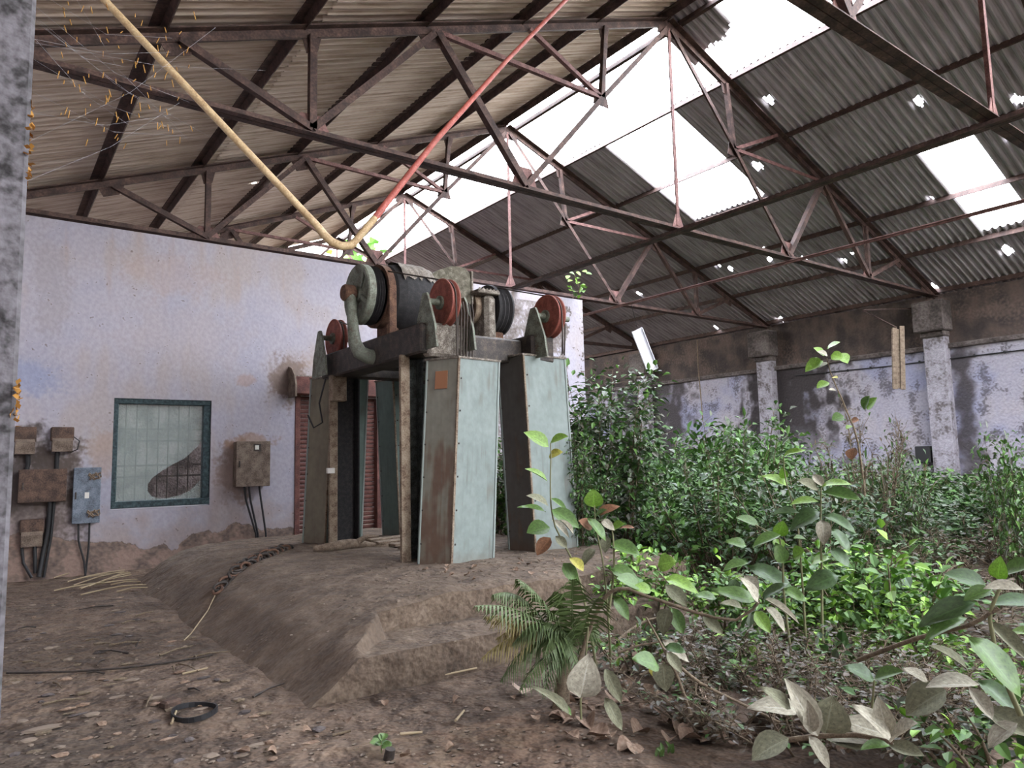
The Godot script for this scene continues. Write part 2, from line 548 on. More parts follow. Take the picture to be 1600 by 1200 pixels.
func build_floor() -> void:
	var xs := []
	var x := -0.8
	while x < 8.0:
		xs.append(x); x += 0.07
	while x < 19.6:
		xs.append(x); x += 0.4
	var zs := []
	var z := 6.6
	while z > -1.0:
		zs.append(z); z -= 0.4
	while z > -12.6:
		zs.append(z); z -= 0.07
	while z > -23.0:
		zs.append(z); z -= 0.5
	var b := MB.new()
	b.sheet(xs.size() - 1, zs.size() - 1, func(i, j): return Vector3(xs[i], floor_height(xs[i], zs[j]), zs[j]))
	# patches of damp black soil, grey screed and red-brown dust
	var patch := noise(311, 0.8, 5)
	var grit := noise(312, 6.0, 3)
	var soils := [[0.2, -4.2, 0.9, 1.3, Color(0.55, 0.57, 0.58)], [1.35, -5.6, 0.4, 0.8, Color(1.2, 1.2, 1.15)], [0.5, -7.2, 0.9, 0.8, Color(0.62, 0.6, 0.56)], [2.2, -3.3, 0.9, 0.5, Color(1.16, 1.02, 0.94)], [0.3, -6.2, 0.3, 0.35, Color(1.25, 1.2, 1.08)], [4.2, -3.0, 2.0, 1.0, Color(0.66, 0.62, 0.58)], [0.9, -10.5, 0.9, 1.4, Color(0.66, 0.62, 0.58)]]
	b.use_col = true
	for q in b.v:
		var k := patch.get_noise_2d(q.x, q.z)
		var g := grit.get_noise_2d(q.x, q.z)
		var c := Color(0.86, 0.85, 0.84).lerp(Color(0.62, 0.6, 0.58), smooth(-0.05, 0.35, k + g * 0.25)).lerp(Color(1.12, 1.06, 1.0), smooth(0.1, 0.4, -k + g * 0.25))
		for so in soils:
			var d := Vector2((q.x - so[0]) / so[2], (q.z - so[1]) / so[3]).length() + k * 0.9 + g * 0.4
			c = c.lerp(so[4], 0.8 * smooth(1.05, 0.6, d))
		b.c.append(c)
	M.dirt.vertex_color_use_as_albedo = true
	structure(obj("floor", b, M.dirt), "bare earth floor of the hall, brown and trodden")
	b = MB.new()
	b.box(Vector3(8, -0.35, -8), Vector3(160, 0.4, 160))
	structure(obj("ground", b, M.plinth_concrete), "earth outside the hall")

func wall_cells(b: MB, xs: Array, ys: Array, holes: Array, place: Callable, mx: float, my: float, front: Vector3, back: Vector3) -> void:
	# a wall of rectangular cells with openings; place(u, v, deep) gives a point
	var inside := func(u: float, v: float) -> bool:
		for h in holes:
			if u > h[0] and u < h[2] and v > h[1] and v < h[3]:
				return true
		return false
	for i in xs.size() - 1:
		for j in ys.size() - 1:
			if inside.call((xs[i] + xs[i + 1]) * 0.5, (ys[j] + ys[j + 1]) * 0.5):
				continue
			var t := [Vector2(xs[i] / mx, 1.0 - ys[j] / my), Vector2(xs[i + 1] / mx, 1.0 - ys[j] / my), Vector2(xs[i + 1] / mx, 1.0 - ys[j + 1] / my), Vector2(xs[i] / mx, 1.0 - ys[j + 1] / my)]
			for s in [0, 1]:
				b.quad(place.call(xs[i], ys[j], s), place.call(xs[i + 1], ys[j], s), place.call(xs[i + 1], ys[j + 1], s), place.call(xs[i], ys[j + 1], s), front if s == 0 else back, t[0], t[1], t[2], t[3])
	var rims := holes.duplicate()
	rims.append([xs[0], ys[0], xs[-1], ys[-1], 1])
	for h in rims:
		var o := 1.0 if h.size() > 4 else -1.0
		var e0: Vector3 = place.call(1, 0, 0) - place.call(0, 0, 0)
		var t2 := Vector2(0.97, 0.03)
		b.quad(place.call(h[0], h[1], 0), place.call(h[0], h[1], 1), place.call(h[0], h[3], 1), place.call(h[0], h[3], 0), -e0 * o, t2, t2 + Vector2(0.02, 0), t2 + Vector2(0.02, 0.3), t2 + Vector2(0, 0.3))
		b.quad(place.call(h[2], h[1], 0), place.call(h[2], h[1], 1), place.call(h[2], h[3], 1), place.call(h[2], h[3], 0), e0 * o, t2, t2 + Vector2(0.02, 0), t2 + Vector2(0.02, 0.3), t2 + Vector2(0, 0.3))
		b.quad(place.call(h[0], h[3], 0), place.call(h[2], h[3], 0), place.call(h[2], h[3], 1), place.call(h[0], h[3], 1), Vector3(0, o, 0), t2, t2, t2, t2)
		b.quad(place.call(h[0], h[1], 0), place.call(h[2], h[1], 0), place.call(h[2], h[1], 1), place.call(h[0], h[1], 1), Vector3(0, -o, 0), t2, t2, t2, t2)

func build_walls() -> void:
	# --- the whitewashed partition
	var big := noise(71, 0.55, 3)
	var mid := noise(72, 2.2, 4)
	var fine := noise(73, 12.0, 3)
	var streak := noise(74, 1.0, 3)
	var stains := [[0.65, 1.2, 0.72, 1.05, 0.8, rgb(58, 50, 45)], [3.35, 1.45, 0.38, 0.62, 0.62, rgb(112, 90, 76)], [3.65, 1.92, 0.5, 0.16, 0.5, rgb(142, 110, 86)], [4.25, 3.0, 0.42, 0.55, 0.7, rgb(110, 92, 80)],
		[1.5, 1.75, 0.28, 0.55, 0.4, rgb(160, 132, 112)], [1.0, 1.25, 0.5, 0.75, 0.3, rgb(110, 94, 82)], [5.2, 3.35, 0.9, 0.3, 0.35, rgb(164, 140, 124)], [3.55, 2.95, 0.22, 0.14, 0.5, rgb(160, 132, 116)], [0.6, 2.85, 0.45, 0.3, 0.4, rgb(120, 134, 172)],
		[0.75, 4.2, 0.3, 1.0, 0.3, rgb(140, 132, 132)], [2.6, 3.6, 1.3, 0.7, 0.25, rgb(160, 148, 146)], [2.3, 4.6, 0.9, 0.45, 0.3, rgb(166, 144, 134)], [3.1, 1.2, 0.4, 0.5, 0.25, rgb(170, 150, 142)], [5.0, 4.2, 1.3, 0.8, 0.3, rgb(170, 167, 177)]]
	var base := rgb(162, 158, 167)
	var wall_a := painted("partition_paint", 1400, 640, 11.6, 5.3, func(x: float, y: float) -> Color:
		x -= 0.4
		var f := fine.get_noise_2d(x, y)
		var m := mid.get_noise_2d(x, y)
		var g := big.get_noise_2d(x, y)
		var s := streak.get_noise_2d(x * 3.0, y * 0.35)
		var c := base
		c = c.lerp(rgb(162, 151, 146), clampf(smooth(-0.1, 0.6, g + s * 0.5 + m * 0.2) * 0.6, 0, 1))
		c = c.lerp(rgb(152, 152, 168), clampf(smooth(0.05, 0.6, -g + m * 0.4) * 0.4, 0, 1))
		c = c.lerp(rgb(150, 126, 112), clampf(smooth(0.25, 0.8, s + f * 0.15) * smooth(3.4, 5.2, y + m * 0.4) * 0.4, 0, 1))
		for q in stains:
			var d := Vector2((x - q[0]) / q[2], (y - q[1]) / q[3]).length() + m * 0.55 + f * 0.22
			if d < 1.0:
				c = c.lerp(q[5], q[4] * smooth(1.0, 0.45, d))
		var hh := 0.7 + f * 0.1
		# bare plaster at the foot and a peeled field at the far end
		var foot := 0.40 + g * 0.30 + m * 0.14 + 0.12 * sin(x * 2.1)
		var peel := 0.0
		if y < foot:
			peel = 1.0
		elif x > 7.6 and y < 5.0:
			peel = smooth(0.0, 0.1, m * 0.9 + f * 0.35 + g * 0.3 + smooth(7.8, 9.2, x) * 0.42 - smooth(10.55, 10.75, x) * 0.6 - 0.14)
		if peel > 0.0:
			var p := rgb(150, 128, 116) if y < 1.0 else rgb(136, 130, 130)
			p = p.lerp(rgb(88, 78, 72), clampf(0.28 + m * 0.9 + f * 0.6, 0, 1))
			c = c.lerp(p, peel)
			hh = lerpf(hh, 0.35 + f * 0.25 + m * 0.15, peel)
		elif y < foot + 0.7:
			c = c.lerp(rgb(150, 136, 132), clampf(0.55 * smooth(foot + 0.7, foot, y) + m * 0.5 + f * 0.2, 0.0, 0.6))
		if f > 0.52 and m > 0.3:
			c = c.lerp(rgb(92, 80, 74), 0.6)
		c = c * (1.0 + f * 0.06)
		c.a = hh
		return c, 2.2)
	var b := MB.new()
	b.use_uv = true
	wall_cells(b, [0.0, 2.0, 3.39, 4.78, 6.38, 9.0, 11.57], [0.0, 0.92, 2.59, 2.72, 5.2], [[2.0, 0.92, 3.39, 2.59], [4.78, 0.0, 6.38, 2.72]], func(u, v, s): return Vector3(u - 0.4, v - 0.02, -12.15 - 0.34 * s), 11.6, 5.3, Vector3(0, 0, 1), Vector3(0, 0, -1))
	structure(obj("wall_back", b, wall_a), "whitewashed partition wall, lower than the roof, stained and peeling at its foot")
	# --- the long right wall with its pilasters and dark head beam
	var wall_b := painted("side_paint", 1900, 380, 30.0, 5.4, func(x: float, y: float) -> Color:
		var zz := 7.0 - x
		var f := fine.get_noise_2d(zz, y + 40.0)
		var m := mid.get_noise_2d(zz * 0.6, y * 0.6 + 40.0)
		var g := big.get_noise_2d(zz * 0.7, y + 40.0)
		var s := streak.get_noise_2d(zz * 2.2, y * 0.3 + 9.0)
		var c := rgb(160, 157, 168)
		c = c.lerp(rgb(140, 144, 172), clampf(smooth(0.0, 0.5, g + m * 0.3) * 0.7, 0, 1))
		c = c.lerp(rgb(166, 160, 164), clampf(smooth(0.05, 0.5, -g + s * 0.5) * 0.6, 0, 1))
		# mould where the roof leaks beside the second pilaster and in the far corner
		var mould := smooth(1.3, 0.2, absf(zz + 11.9) - 0.5 + m * 1.3 + s * 0.7) * smooth(1.1, 2.3, y + m * 0.5)
		mould = maxf(mould, smooth(1.4, 0.3, absf(zz + 17.2) - 0.6 + m * 1.2) * 0.9)
		mould = maxf(mould, smooth(0.1, 0.55, s * 0.8 + m * 0.5 - 0.12) * smooth(2.4, 4.0, y) * 0.75)
		mould = maxf(mould, smooth(0.35, 0.05, absf(zz + 7.2) + m * 0.3) * 0.8)
		mould = maxf(mould, smooth(0.12, 0.5, m * 0.8 + f * 0.5 + s * 0.3) * 0.55)
		c = c.lerp(rgb(58, 53, 54), clampf(mould, 0, 1))
		if y > 3.98:
			c = rgb(86, 73, 67).lerp(rgb(58, 51, 49), clampf(0.5 + m * 1.2 + s * 0.6, 0, 1)).lerp(rgb(112, 95, 86), clampf(smooth(0.1, 0.5, g + f * 0.3) * 0.6, 0, 1))
		if y < 0.8 + m * 0.4:
			c = c.lerp(rgb(110, 98, 92), 0.6)
		c = c * (1.0 + f * 0.08)
		c.a = 0.6 + f * 0.2
		return c, 4.0)
	b = MB.new()
	b.use_uv = true
	wall_cells(b, [0.0, 30.0], [0.0, 4.0, 5.35], [], func(u, v, s): return Vector3(18.9 + 0.34 * s, v - 0.02, 7.0 - u), 30.0, 5.4, Vector3(-1, 0, 0), Vector3(1, 0, 0))
	var wr := obj("wall_right", b, wall_b)
	structure(wr, "long blue-white side wall with dark mould and a brown head beam")
	for z in TRUSS_Z.slice(1):
		b = MB.new()
		b.box(Vector3(18.78, 2.2, z), Vector3(0.28, 4.42, 0.5), 0.02)
		obj("pilaster", b, M.pilaster_paint, wr)
		b = MB.new()
		b.box(Vector3(18.66, 4.76, z), Vector3(0.5, 0.75, 0.72), 0.03)
		b.box(Vector3(18.74, 4.33, z), Vector3(0.34, 0.16, 0.56), 0.03)
		obj("corbel", b, M.old_concrete, wr)
	b = MB.new()
	b.box(Vector3(18.86, 4.02, -8), Vector3(0.1, 0.12, 29.0), 0.015)
	obj("ledge", b, M.old_concrete, wr)
	b = MB.new()
	b.tube(PackedVector3Array([Vector3(18.87, 3.72, -3.0), Vector3(18.87, 3.7, -9.0), Vector3(18.87, 3.74, -11.6)]), [0.016], 6)
	var k := 0
	while k < 14:
		b.box(Vector3(18.87, 3.715, -3.2 - k * 0.62), Vector3(0.05, 0.06, 0.03))
		k += 1
	obj("wall_cable", b, M.cable_black, wr)
	# --- left wall, its pier, and the end walls
	b = MB.new()
	b.use_uv = true
	wall_cells(b, [0.0, 29.4], [0.0, 5.35], [], func(u, v, s): return Vector3(-0.5 - 0.3 * s, v - 0.02, 7.0 - u), 29.4, 5.4, Vector3(1, 0, 0), Vector3(-1, 0, 0))
	structure(obj("wall_left", b, M.plaster), "plain side wall at the left, outside the view")
	b = MB.new()
	b.box(Vector3(-0.255, 2.7, -3.05), Vector3(0.69, 5.5, 0.5), 0.012)
	var pier := obj("wall_pier", b, M.pier_plaster)
	structure(pier, "grey weathered door pier at the left edge")
	b = MB.new()
	b.use_uv = true
	wall_cells(b, [0.0, 7.0, 10.0, 19.7], [0.0, 2.8, 5.35], [[7.0, 0.0, 10.0, 2.8]], func(u, v, s): return Vector3(u - 0.5, v - 0.02, 6.6 + 0.3 * s), 19.7, 5.4, Vector3(0, 0, -1), Vector3(0, 0, 1))  # gateway is out of view, its size set by the light it lets in
	structure(obj("wall_front", b, M.plaster), "front wall behind the camera with an unseen gateway sized for daylight")
	b = MB.new()
	b.use_uv = true
	wall_cells(b, [0.0, 19.7], [0.0, 5.35], [], func(u, v, s): return Vector3(u - 0.5, v - 0.02, -22.5 - 0.3 * s), 19.7, 5.4, Vector3(0, 0, 1), Vector3(0, 0, -1))
	structure(obj("wall_end", b, M.old_concrete), "far end wall of the hall")

# ---------------------------------------------------------------- roof
func roof_y(x: float) -> float:
	return 5.42 + SLOPE * (x if x < RIDGE else 2.0 * RIDGE - x)

func sheet_mesh(l: float, holes: Array, cut = null) -> ArrayMesh:
	var b := MB.new()
	b.use_uv = true
	var w := 1.1
	var nu := 2 if holes.is_empty() and cut == null else int(l / 0.055)
	var nw := 45
	var keep := func(i: int, j: int) -> bool:
		var uu := l * (i + 0.5) / nu
		var ww := w * ((j + 0.5) / nw - 0.5)
		for h in holes:
			if Vector2((uu - h[0]) / h[2], (ww - h[1]) / h[3]).length() < 1.0 + 0.25 * nz_b.get_noise_2d(uu * 3.0, ww * 3.0):
				return false
		return cut == null or cut.call(uu, ww)
	b.sheet(nu, nw, func(i, j):
		var q: float = w * (float(j) / nw - 0.5)
		return Vector3(l * i / nu, 0.033 * cos(TAU * q / 0.147) - 0.004, q), keep)
	b.sheet(nu, nw, func(i, j):
		var q: float = w * (0.5 - float(j) / nw)
		return Vector3(l * i / nu, 0.033 * cos(TAU * q / 0.147) + 0.004, q), func(i, j): return keep.call(i, nw - 1 - j))
	return b.mesh()

func build_roof() -> void:
	var top := Node3D.new()
	top.name = "ceiling"
	add_child(top)
	structure(top, "roof of grey corrugated cement sheets, holed and open along the ridge")
	var c := 1.0 / sqrt(1.0 + SLOPE * SLOPE)
	var s := SLOPE * c
	var holes := [[11.81, -7.43, 0.11], [13.18, -5.36, 0.1], [13.93, -4.09, 0.11], [14.77, -4.5, 0.07], [15.68, -6.27, 0.06], [15.85, -10.34, 0.1], [16.25, -10.45, 0.09], [16.59, -9.73, 0.09], [16.99, -8.92, 0.09], [16.8, -8.6, 0.05], [15.95, -11.85, 0.07], [16.21, -11.66, 0.08],
		[18.95, -12.0, 0.12], [18.75, -14.15, 0.1], [18.8, -7.62, 0.1], [16.2, -14.99, 0.1], [18.0, -5.76, 0.16], [13.2, -8.65, 0.13], [4.23, -14.25, 0.09]]
	var rows := {1: [[9.25, 11.05], [10.95, 14.2], [14.08, 17.25], [17.13, 19.35]], -1: [[9.4, 6.15], [6.28, 3.05], [3.18, -0.75]]}
	var shared := {}
	for side in [-1, 1]:
		var ri := 0
		for row in rows[side]:
			var l: float = absf(row[1] - row[0]) / c
			for k in range(-13, 15):
				var zc: float = -9.04 + 1.03 * k + 0.515
				if side == 1 and ri == 0 and k != 1:  # ridge gap lengthened out of view overhead to let in more light
					continue
				if side == 1 and ri == 1 and (k == -1 or k == -2):
					continue
				if side == 1 and ri == 2 and k == 3:
					continue
				var mine := []
				for h in holes:
					if (h[0] < RIDGE) == (side < 0) and h[0] > minf(row[0], row[1]) and h[0] < maxf(row[0], row[1]) and absf(h[1] - zc) < 0.55:
						mine.append([absf(h[0] - row[0]) / c, (h[1] - zc) * side, h[2] * 1.15, h[2] * 0.72])
				var key := "%d %d" % [side, ri]
				var m: ArrayMesh
				if side == 1 and ri == 0:
					m = sheet_mesh(l, [], func(uu, ww): return uu < 1.12 + 0.2 * nz_b.get_noise_2d(ww * 2.0, k) - ww * 0.3)
				elif mine.is_empty():
					if not shared.has(key):
						shared[key] = sheet_mesh(l, [])
					m = shared[key]
				else:
					m = sheet_mesh(l, mine)
				var o := mi("roof_sheet", m, M["%s_%d" % ["tan_lit_sheet" if side < 0 else "grey_shaded_sheet", absi(k * 5 + ri * 2) % 3]], top)
				var ex := Vector3(c * side, -s, 0)
				var ey := Vector3(s * side, c, 0)
				o.transform = Transform3D(Basis(ex, ey, Vector3(0, 0, side)), Vector3(row[0], roof_y(RIDGE) - absf(row[0] - RIDGE) * SLOPE * (1.0 if (row[0] - RIDGE) * side > 0 else -1.0) + 0.185 + 0.012 * ((ri + 1) % 2) + 0.007 * absi(k % 2), zc))
			ri += 1

func build_trusses() -> void:
	var label := ["nearest roof truss, its gusset at the top right corner", "roof truss passing above the hoist, tie running across the whole view", "roof truss above the top of the whitewashed partition wall", "fourth roof truss, beyond the partition wall", "farthest roof truss at the end of the hall"]
	for i in TRUSS_Z.size():
		var z: float = TRUSS_Z[i]
		var t := thing("roof_truss", label[i], "truss", Vector3(RIDGE, 5.33, z), "steel roof trusses")
		t.position = Vector3.ZERO
		var b := MB.new()
		b.tee(Vector3(-0.35, 5.33, z), Vector3(18.95, 5.33, z), 0.09, 0.014, Vector3.DOWN)
		obj("tie", b, M.brown_steel, t)
		for sd in [1.0, -1.0]:
			var P := func(x: float, y: float) -> Vector3:
				return Vector3(x if sd > 0 else 2.0 * RIDGE - x, y, z)
			b = MB.new()
			b.tee(P.call(-0.4, roof_y(-0.4)), P.call(RIDGE, roof_y(RIDGE)), 0.115, 0.016)
			obj("rafter", b, M.brown_steel, t)
			var B: Vector3 = P.call(2.93, 5.36)
			var A: Vector3 = P.call(6.05, 5.36)
			var C: Vector3 = P.call(7.62, 7.13)
			var R: Vector3 = P.call(RIDGE - 0.05, roof_y(RIDGE) - 0.12)
			var Q: Vector3 = P.call(1.5, roof_y(1.5) - 0.04)
			var V: Vector3 = P.call(2.93, roof_y(2.93) - 0.04)
			var N: Vector3 = P.call(4.62, roof_y(4.62) - 0.04)
			var c1: Vector3 = P.call(6.2, roof_y(6.2) - 0.04)
			var c2: Vector3 = P.call(7.75, roof_y(7.75) - 0.04)
			for m in [[Q, B, 0.085], [V, B, 0.085], [N, B, 0.085], [N, A, 0.1], [N, C, 0.065], [c1, C, 0.065], [c2, C, 0.08], [A, C, 0.08], [C, R, 0.08]]:
				b = MB.new()
				b.angle(m[0] + Vector3(0, 0, 0.02), m[1] + Vector3(0, 0, 0.02), m[2], 0.01, Vector3(0, 0, 1))
				obj("strut", b, M.brown_steel if m[2] > 0.07 else M.red_steel, t)
			for g in [[B, 0.46, 0.2, 1.0], [A, 0.46, 0.3, 1.0], [N, 0.6, 0.24, -1.0], [C, 0.34, 0.3, 0.0], [Q, 0.42, 0.18, -1.0], [V, 0.26, 0.22, -1.0], [P.call(0.2, 5.43), 0.4, 0.16, 0.0], [c2, 0.26, 0.22, -1.0]]:
				b = MB.new()
				b.xf = Transform3D(Basis(Vector3(sd, SLOPE if g[3] < 0 else 0.0, 0).normalized() if g[3] <= 0 else Vector3(sd, 0, 0), Vector3.UP, Vector3(0, 0, sd)), g[0] + Vector3(0, 0.0 if g[3] == 0 else (g[2] * 0.42 if g[3] > 0 else -g[2] * 0.42), 0))
				b.prism(PackedVector2Array([Vector2(-g[1] * 0.5, -g[2] * 0.5 * g[3] - (g[2] * 0.4 if g[3] == 0 else 0.0)), Vector2(g[1] * 0.5, -g[2] * 0.5 * g[3] - (g[2] * 0.4 if g[3] == 0 else 0.0)), Vector2(g[1] * 0.28, g[2] * 0.5 * (g[3] if g[3] != 0 else 1.0)), Vector2(-g[1] * 0.28, g[2] * 0.5 * (g[3] if g[3] != 0 else 1.0))]), -0.006, 0.006)
				obj("gusset", b, M.red_steel if g[3] > 0 else M.brown_steel, t)
		b = MB.new()
		b.angle(Vector3(RIDGE, roof_y(RIDGE) - 0.1, z), Vector3(RIDGE, 5.36, z), 0.07, 0.01, Vector3.RIGHT)
		obj("hanger", b, M.red_steel, t)
		b = MB.new()
		b.xf = Transform3D(Basis(), Vector3(RIDGE, 5.40, z + 0.02))
		b.prism(PackedVector2Array([Vector2(-0.16, -0.1), Vector2(0.16, -0.1), Vector2(0.05, 0.16), Vector2(-0.05, 0.16)]), -0.006, 0.006)
		obj("gusset", b, M.red_steel, t)
		b = MB.new()
		b.xf = Transform3D(Basis(), Vector3(RIDGE, roof_y(RIDGE) - 0.12, z + 0.02))
		b.prism(PackedVector2Array([Vector2(-0.3, -0.14), Vector2(0.3, -0.14), Vector2(0.22, 0.02), Vector2(0, 0.1), Vector2(-0.22, 0.02)]), -0.006, 0.006)
		obj("gusset", b, M.brown_steel, t)
	var lx := [9.12, 7.5, 6.0, 4.4, 2.77, 1.29, -0.15]
	var rx := [9.55, 10.97, 12.7, 14.15, 15.75, 17.3, 18.9]
	var ord := ["topmost", "second", "third", "fourth", "fifth", "sixth", "lowest"]
	for i in 7:
		for sd in [-1, 1]:
			var x: float = lx[i] if sd < 0 else rx[i]
			var y := roof_y(x) + 0.1
			var b := MB.new()
			b.xf = Transform3D(Basis(Vector3.RIGHT, 0.0).rotated(Vector3(0, 0, 1), 0.0), Vector3.ZERO)
			b.angle(Vector3(x, y, 6.4), Vector3(x, y, -22.4), 0.125, 0.016, Vector3(SLOPE * sd, 1, 0).normalized(), float(-sd))
			tag(obj("roof_purlin", b, M.brown_steel), "%s rusty purlin down from the ridge on the %s roof slope" % [ord[i], "left" if sd < 0 else "right"], "purlin", "roof purlins")
	for q in [[RIDGE - 0.08, 5.24, "rusty double-angle runner along the middle of the truss ties"], [12.55, 5.22, "thin reddish runner along the truss ties nearer the right wall"]]:
		var b := MB.new()
		b.tee(Vector3(q[0], q[1], 6.4), Vector3(q[0], q[1], -22.2), 0.075 if q[0] < 10 else 0.05, 0.012, Vector3.DOWN if q[0] < 10 else Vector3.UP)
		tag(obj("tie_runner", b, M.brown_steel if q[0] < 10 else M.red_steel), q[2], "runner", "tie runners")

# ---------------------------------------------------------------- plinth
func apron(x: float) -> float:
	var p := [[1.66, -0.04], [1.85, 0.10], [2.04, 0.25], [2.3, 0.37], [2.6, 0.44], [3.0, 0.468], [9.0, 0.468]]
	for i in p.size() - 1:
		if x <= p[i + 1][0]:
			return lerpf(p[i][1], p[i + 1][1], (x - p[i][0]) / (p[i + 1][0] - p[i][0]))
	return 0.468

func plinth_top(x: float, z: float) -> float:
	var h := apron(x + 0.02 * sin(z * 3.0)) + nz_b.get_noise_2d(x * 0.8, z * 0.8) * 0.018 + nz_a.get_noise_2d(x, z) * 0.015
	# the groove that the chain lies in runs up the apron
	var gl := (x - 2.05) / (3.1 - 2.05)
	var gz := lerpf(-7.85, -9.0, gl)
	if gl > -0.25 and gl < 1.1:
		h -= 0.035 * exp(-pow((z - gz) / 0.09, 2.0)) * (1.0 if x > 1.85 else 0.0)
	h -= 0.42 * smooth(-10.7, -11.6, z)
	return h

func build_plinth() -> void:
	var t := thing("concrete_plinth", "long low concrete plinth with a sloping apron and two steps, carrying the hoist", "plinth", Vector3.ZERO)
	var xs := []
	var x := 1.66
	while x < 4.6:
		xs.append(x); x += 0.035
	while x < 6.0:
		xs.append(x); x += 0.1
	var zs := []
	var z := -5.05
	while z > -11.7:
		zs.append(z); z -= 0.05
	var b := MB.new()
	b.sheet(xs.size() - 1, zs.size() - 1, func(i, j):
		var edge: float = 0.03 * smooth(-5.15, -5.05, zs[j]) * smooth(2.4, 2.6, xs[i])
		return Vector3(xs[i], plinth_top(xs[i], zs[j]) - edge, zs[j]))
	# riser of the upper step
	b.sheet(50, 6, func(i, j):
		var xx: float = 2.40 + i * 0.0715
		var yy: float = lerpf(0.18, plinth_top(xx, -5.05) - 0.03 * smooth(2.4, 2.6, xx), j / 6.0)
		return Vector3(xx, yy, -5.05 + 0.012 * nz_b.get_noise_2d(xx * 2.0, yy * 2.0) * (0.0 if j == 6 else 1.0)))
	b.quad(Vector3(xs[-1], -0.02, -5.05), Vector3(xs[-1], -0.02, -11.6), Vector3(xs[-1], 0.45, -11.6), Vector3(xs[-1], 0.45, -5.05), Vector3.RIGHT)
	obj("platform", b, M.plinth_concrete, t)
	# lower step with the end of the apron
	b = MB.new()
	var step := func(xx: float, zz: float) -> float:
		var xb := 2.06 + 0.40 * smooth(-4.5, -5.05, zz) + 0.03 * nz_b.get_noise_2d(zz * 4.0, 3.0)
		var h := apron(xx + 0.02 * sin(zz * 3.0)) + nz_b.get_noise_2d(xx * 0.8, zz * 0.8) * 0.018
		return lerpf(minf(h, 0.5), 0.232 + nz_b.get_noise_2d(xx, zz) * 0.014, smooth(xb - 0.02, xb + 0.05, xx))
	b.sheet(110, 22, func(i, j):
		var zz: float = -4.48 - j * 0.0266
		var xx: float = 1.66 + i * 0.0295
		return Vector3(xx, step.call(xx, zz), zz))
	b.sheet(110, 6, func(i, j):
		var xx: float = 1.66 + i * 0.0295
		var top: float = step.call(xx, -4.48)
		var yy: float = lerpf(-0.04, top, j / 6.0)
		return Vector3(xx, yy, -4.48 + 0.012 * nz_b.get_noise_2d(xx * 2.0, yy * 2.0 + 9.0) * (0.0 if j == 6 else 1.0)))
	obj("step", b, M.plinth_concrete, t)
	# loose planks between the legs
	for i in 4:
		b = MB.new()
		b.box(Vector3(0, 0.02, 0), Vector3(1.15, 0.035, 0.17), 0.006)
		var o := obj("deck_plank", b, M.bleached_wood)
		o.position = Vector3(4.62 + 0.05 * (i % 2), 0.485 + 0.004 * i, -7.75 - 0.31 * i)
		o.rotation = Vector3(0.02 * (i - 1), 0.12 - 0.05 * i, 0.01)
		tag(o, ["weathered plank on the plinth nearest the front legs", "second weathered plank on the plinth between the legs", "third weathered plank on the plinth between the legs", "weathered plank on the plinth nearest the rear legs"][i], "plank", "planks between the hoist legs")
	# chain of rusty links lying in the groove
	var link := MB.new()
	var ring := PackedVector3Array()
	for i in 13:
		var a := TAU * i / 12.0
		ring.append(Vector3(cos(a) * 0.075, 0, sin(a) * 0.042))
	link.tube(ring, [0.015], 6, false)
	var lm := link.mesh()
	var ch := thing("iron_chain", "dark rusty chain lying in a groove up the plinth apron", "chain", Vector3(2.05, 0.2, -7.85))
	for i in 30:
		var k := i / 29.0
		var xx := lerpf(2.02, 3.12, k)
		var zz := lerpf(-7.82, -9.02, k)
		for side in ([0] if i < 9 else [-1, 1]):
			var o := mi("chain_link", lm, M.dark_iron if i % 3 else M.rust, ch)
			o.position = Vector3(xx + side * 0.035, plinth_top(xx, zz) + 0.035 + 0.012 * (i % 2), zz + side * 0.03) - ch.position
			o.rotation = Vector3(0.9 * (i % 2) + rng.randf_range(-0.5, 0.5) + side * 0.6, 0.83 + rng.randf_range(-0.35, 0.35), 0.3 + rng.randf_range(-0.3, 0.3))
	b = MB.new()
	b.tube(PackedVector3Array([Vector3(2.0, plinth_top(2.0, -7.8) + 0.02, -7.8) - ch.position, Vector3(1.85, plinth_top(1.85, -7.5) + 0.01, -7.5) - ch.position, Vector3(1.6, 0.02, -7.05) - ch.position, Vector3(1.5, 0.015, -6.85) - ch.position]), [0.006], 5)
	obj("cord", b, M.straw, ch)
	# driftwood
	b = MB.new()
	var p := PackedVector3Array()
	var rr := []
	for i in 12:
		var k := i / 11.0
		p.append(Vector3(lerpf(-0.5, 0.5, k), 0.05 + 0.06 * sin(k * 5.0) * k, 0.05 * sin(k * 7.0)))
		rr.append(0.035 + 0.03 * absf(sin(k * 4.3)))
	b.tube(p, rr, 8)
	b.tube(PackedVector3Array([Vector3(0.05, 0.09, 0), Vector3(0.16, 0.15, 0.02), Vector3(0.3, 0.14, 0.05)]), [0.04, 0.03, 0.012], 7)
	var w := obj("driftwood", b, M.bleached_wood)
	w.position = Vector3(3.75, 0.455, -8.35)
	w.rotation.y = -0.1
	tag(w, "gnarled dry branch lying on the plinth before the left legs", "branch")

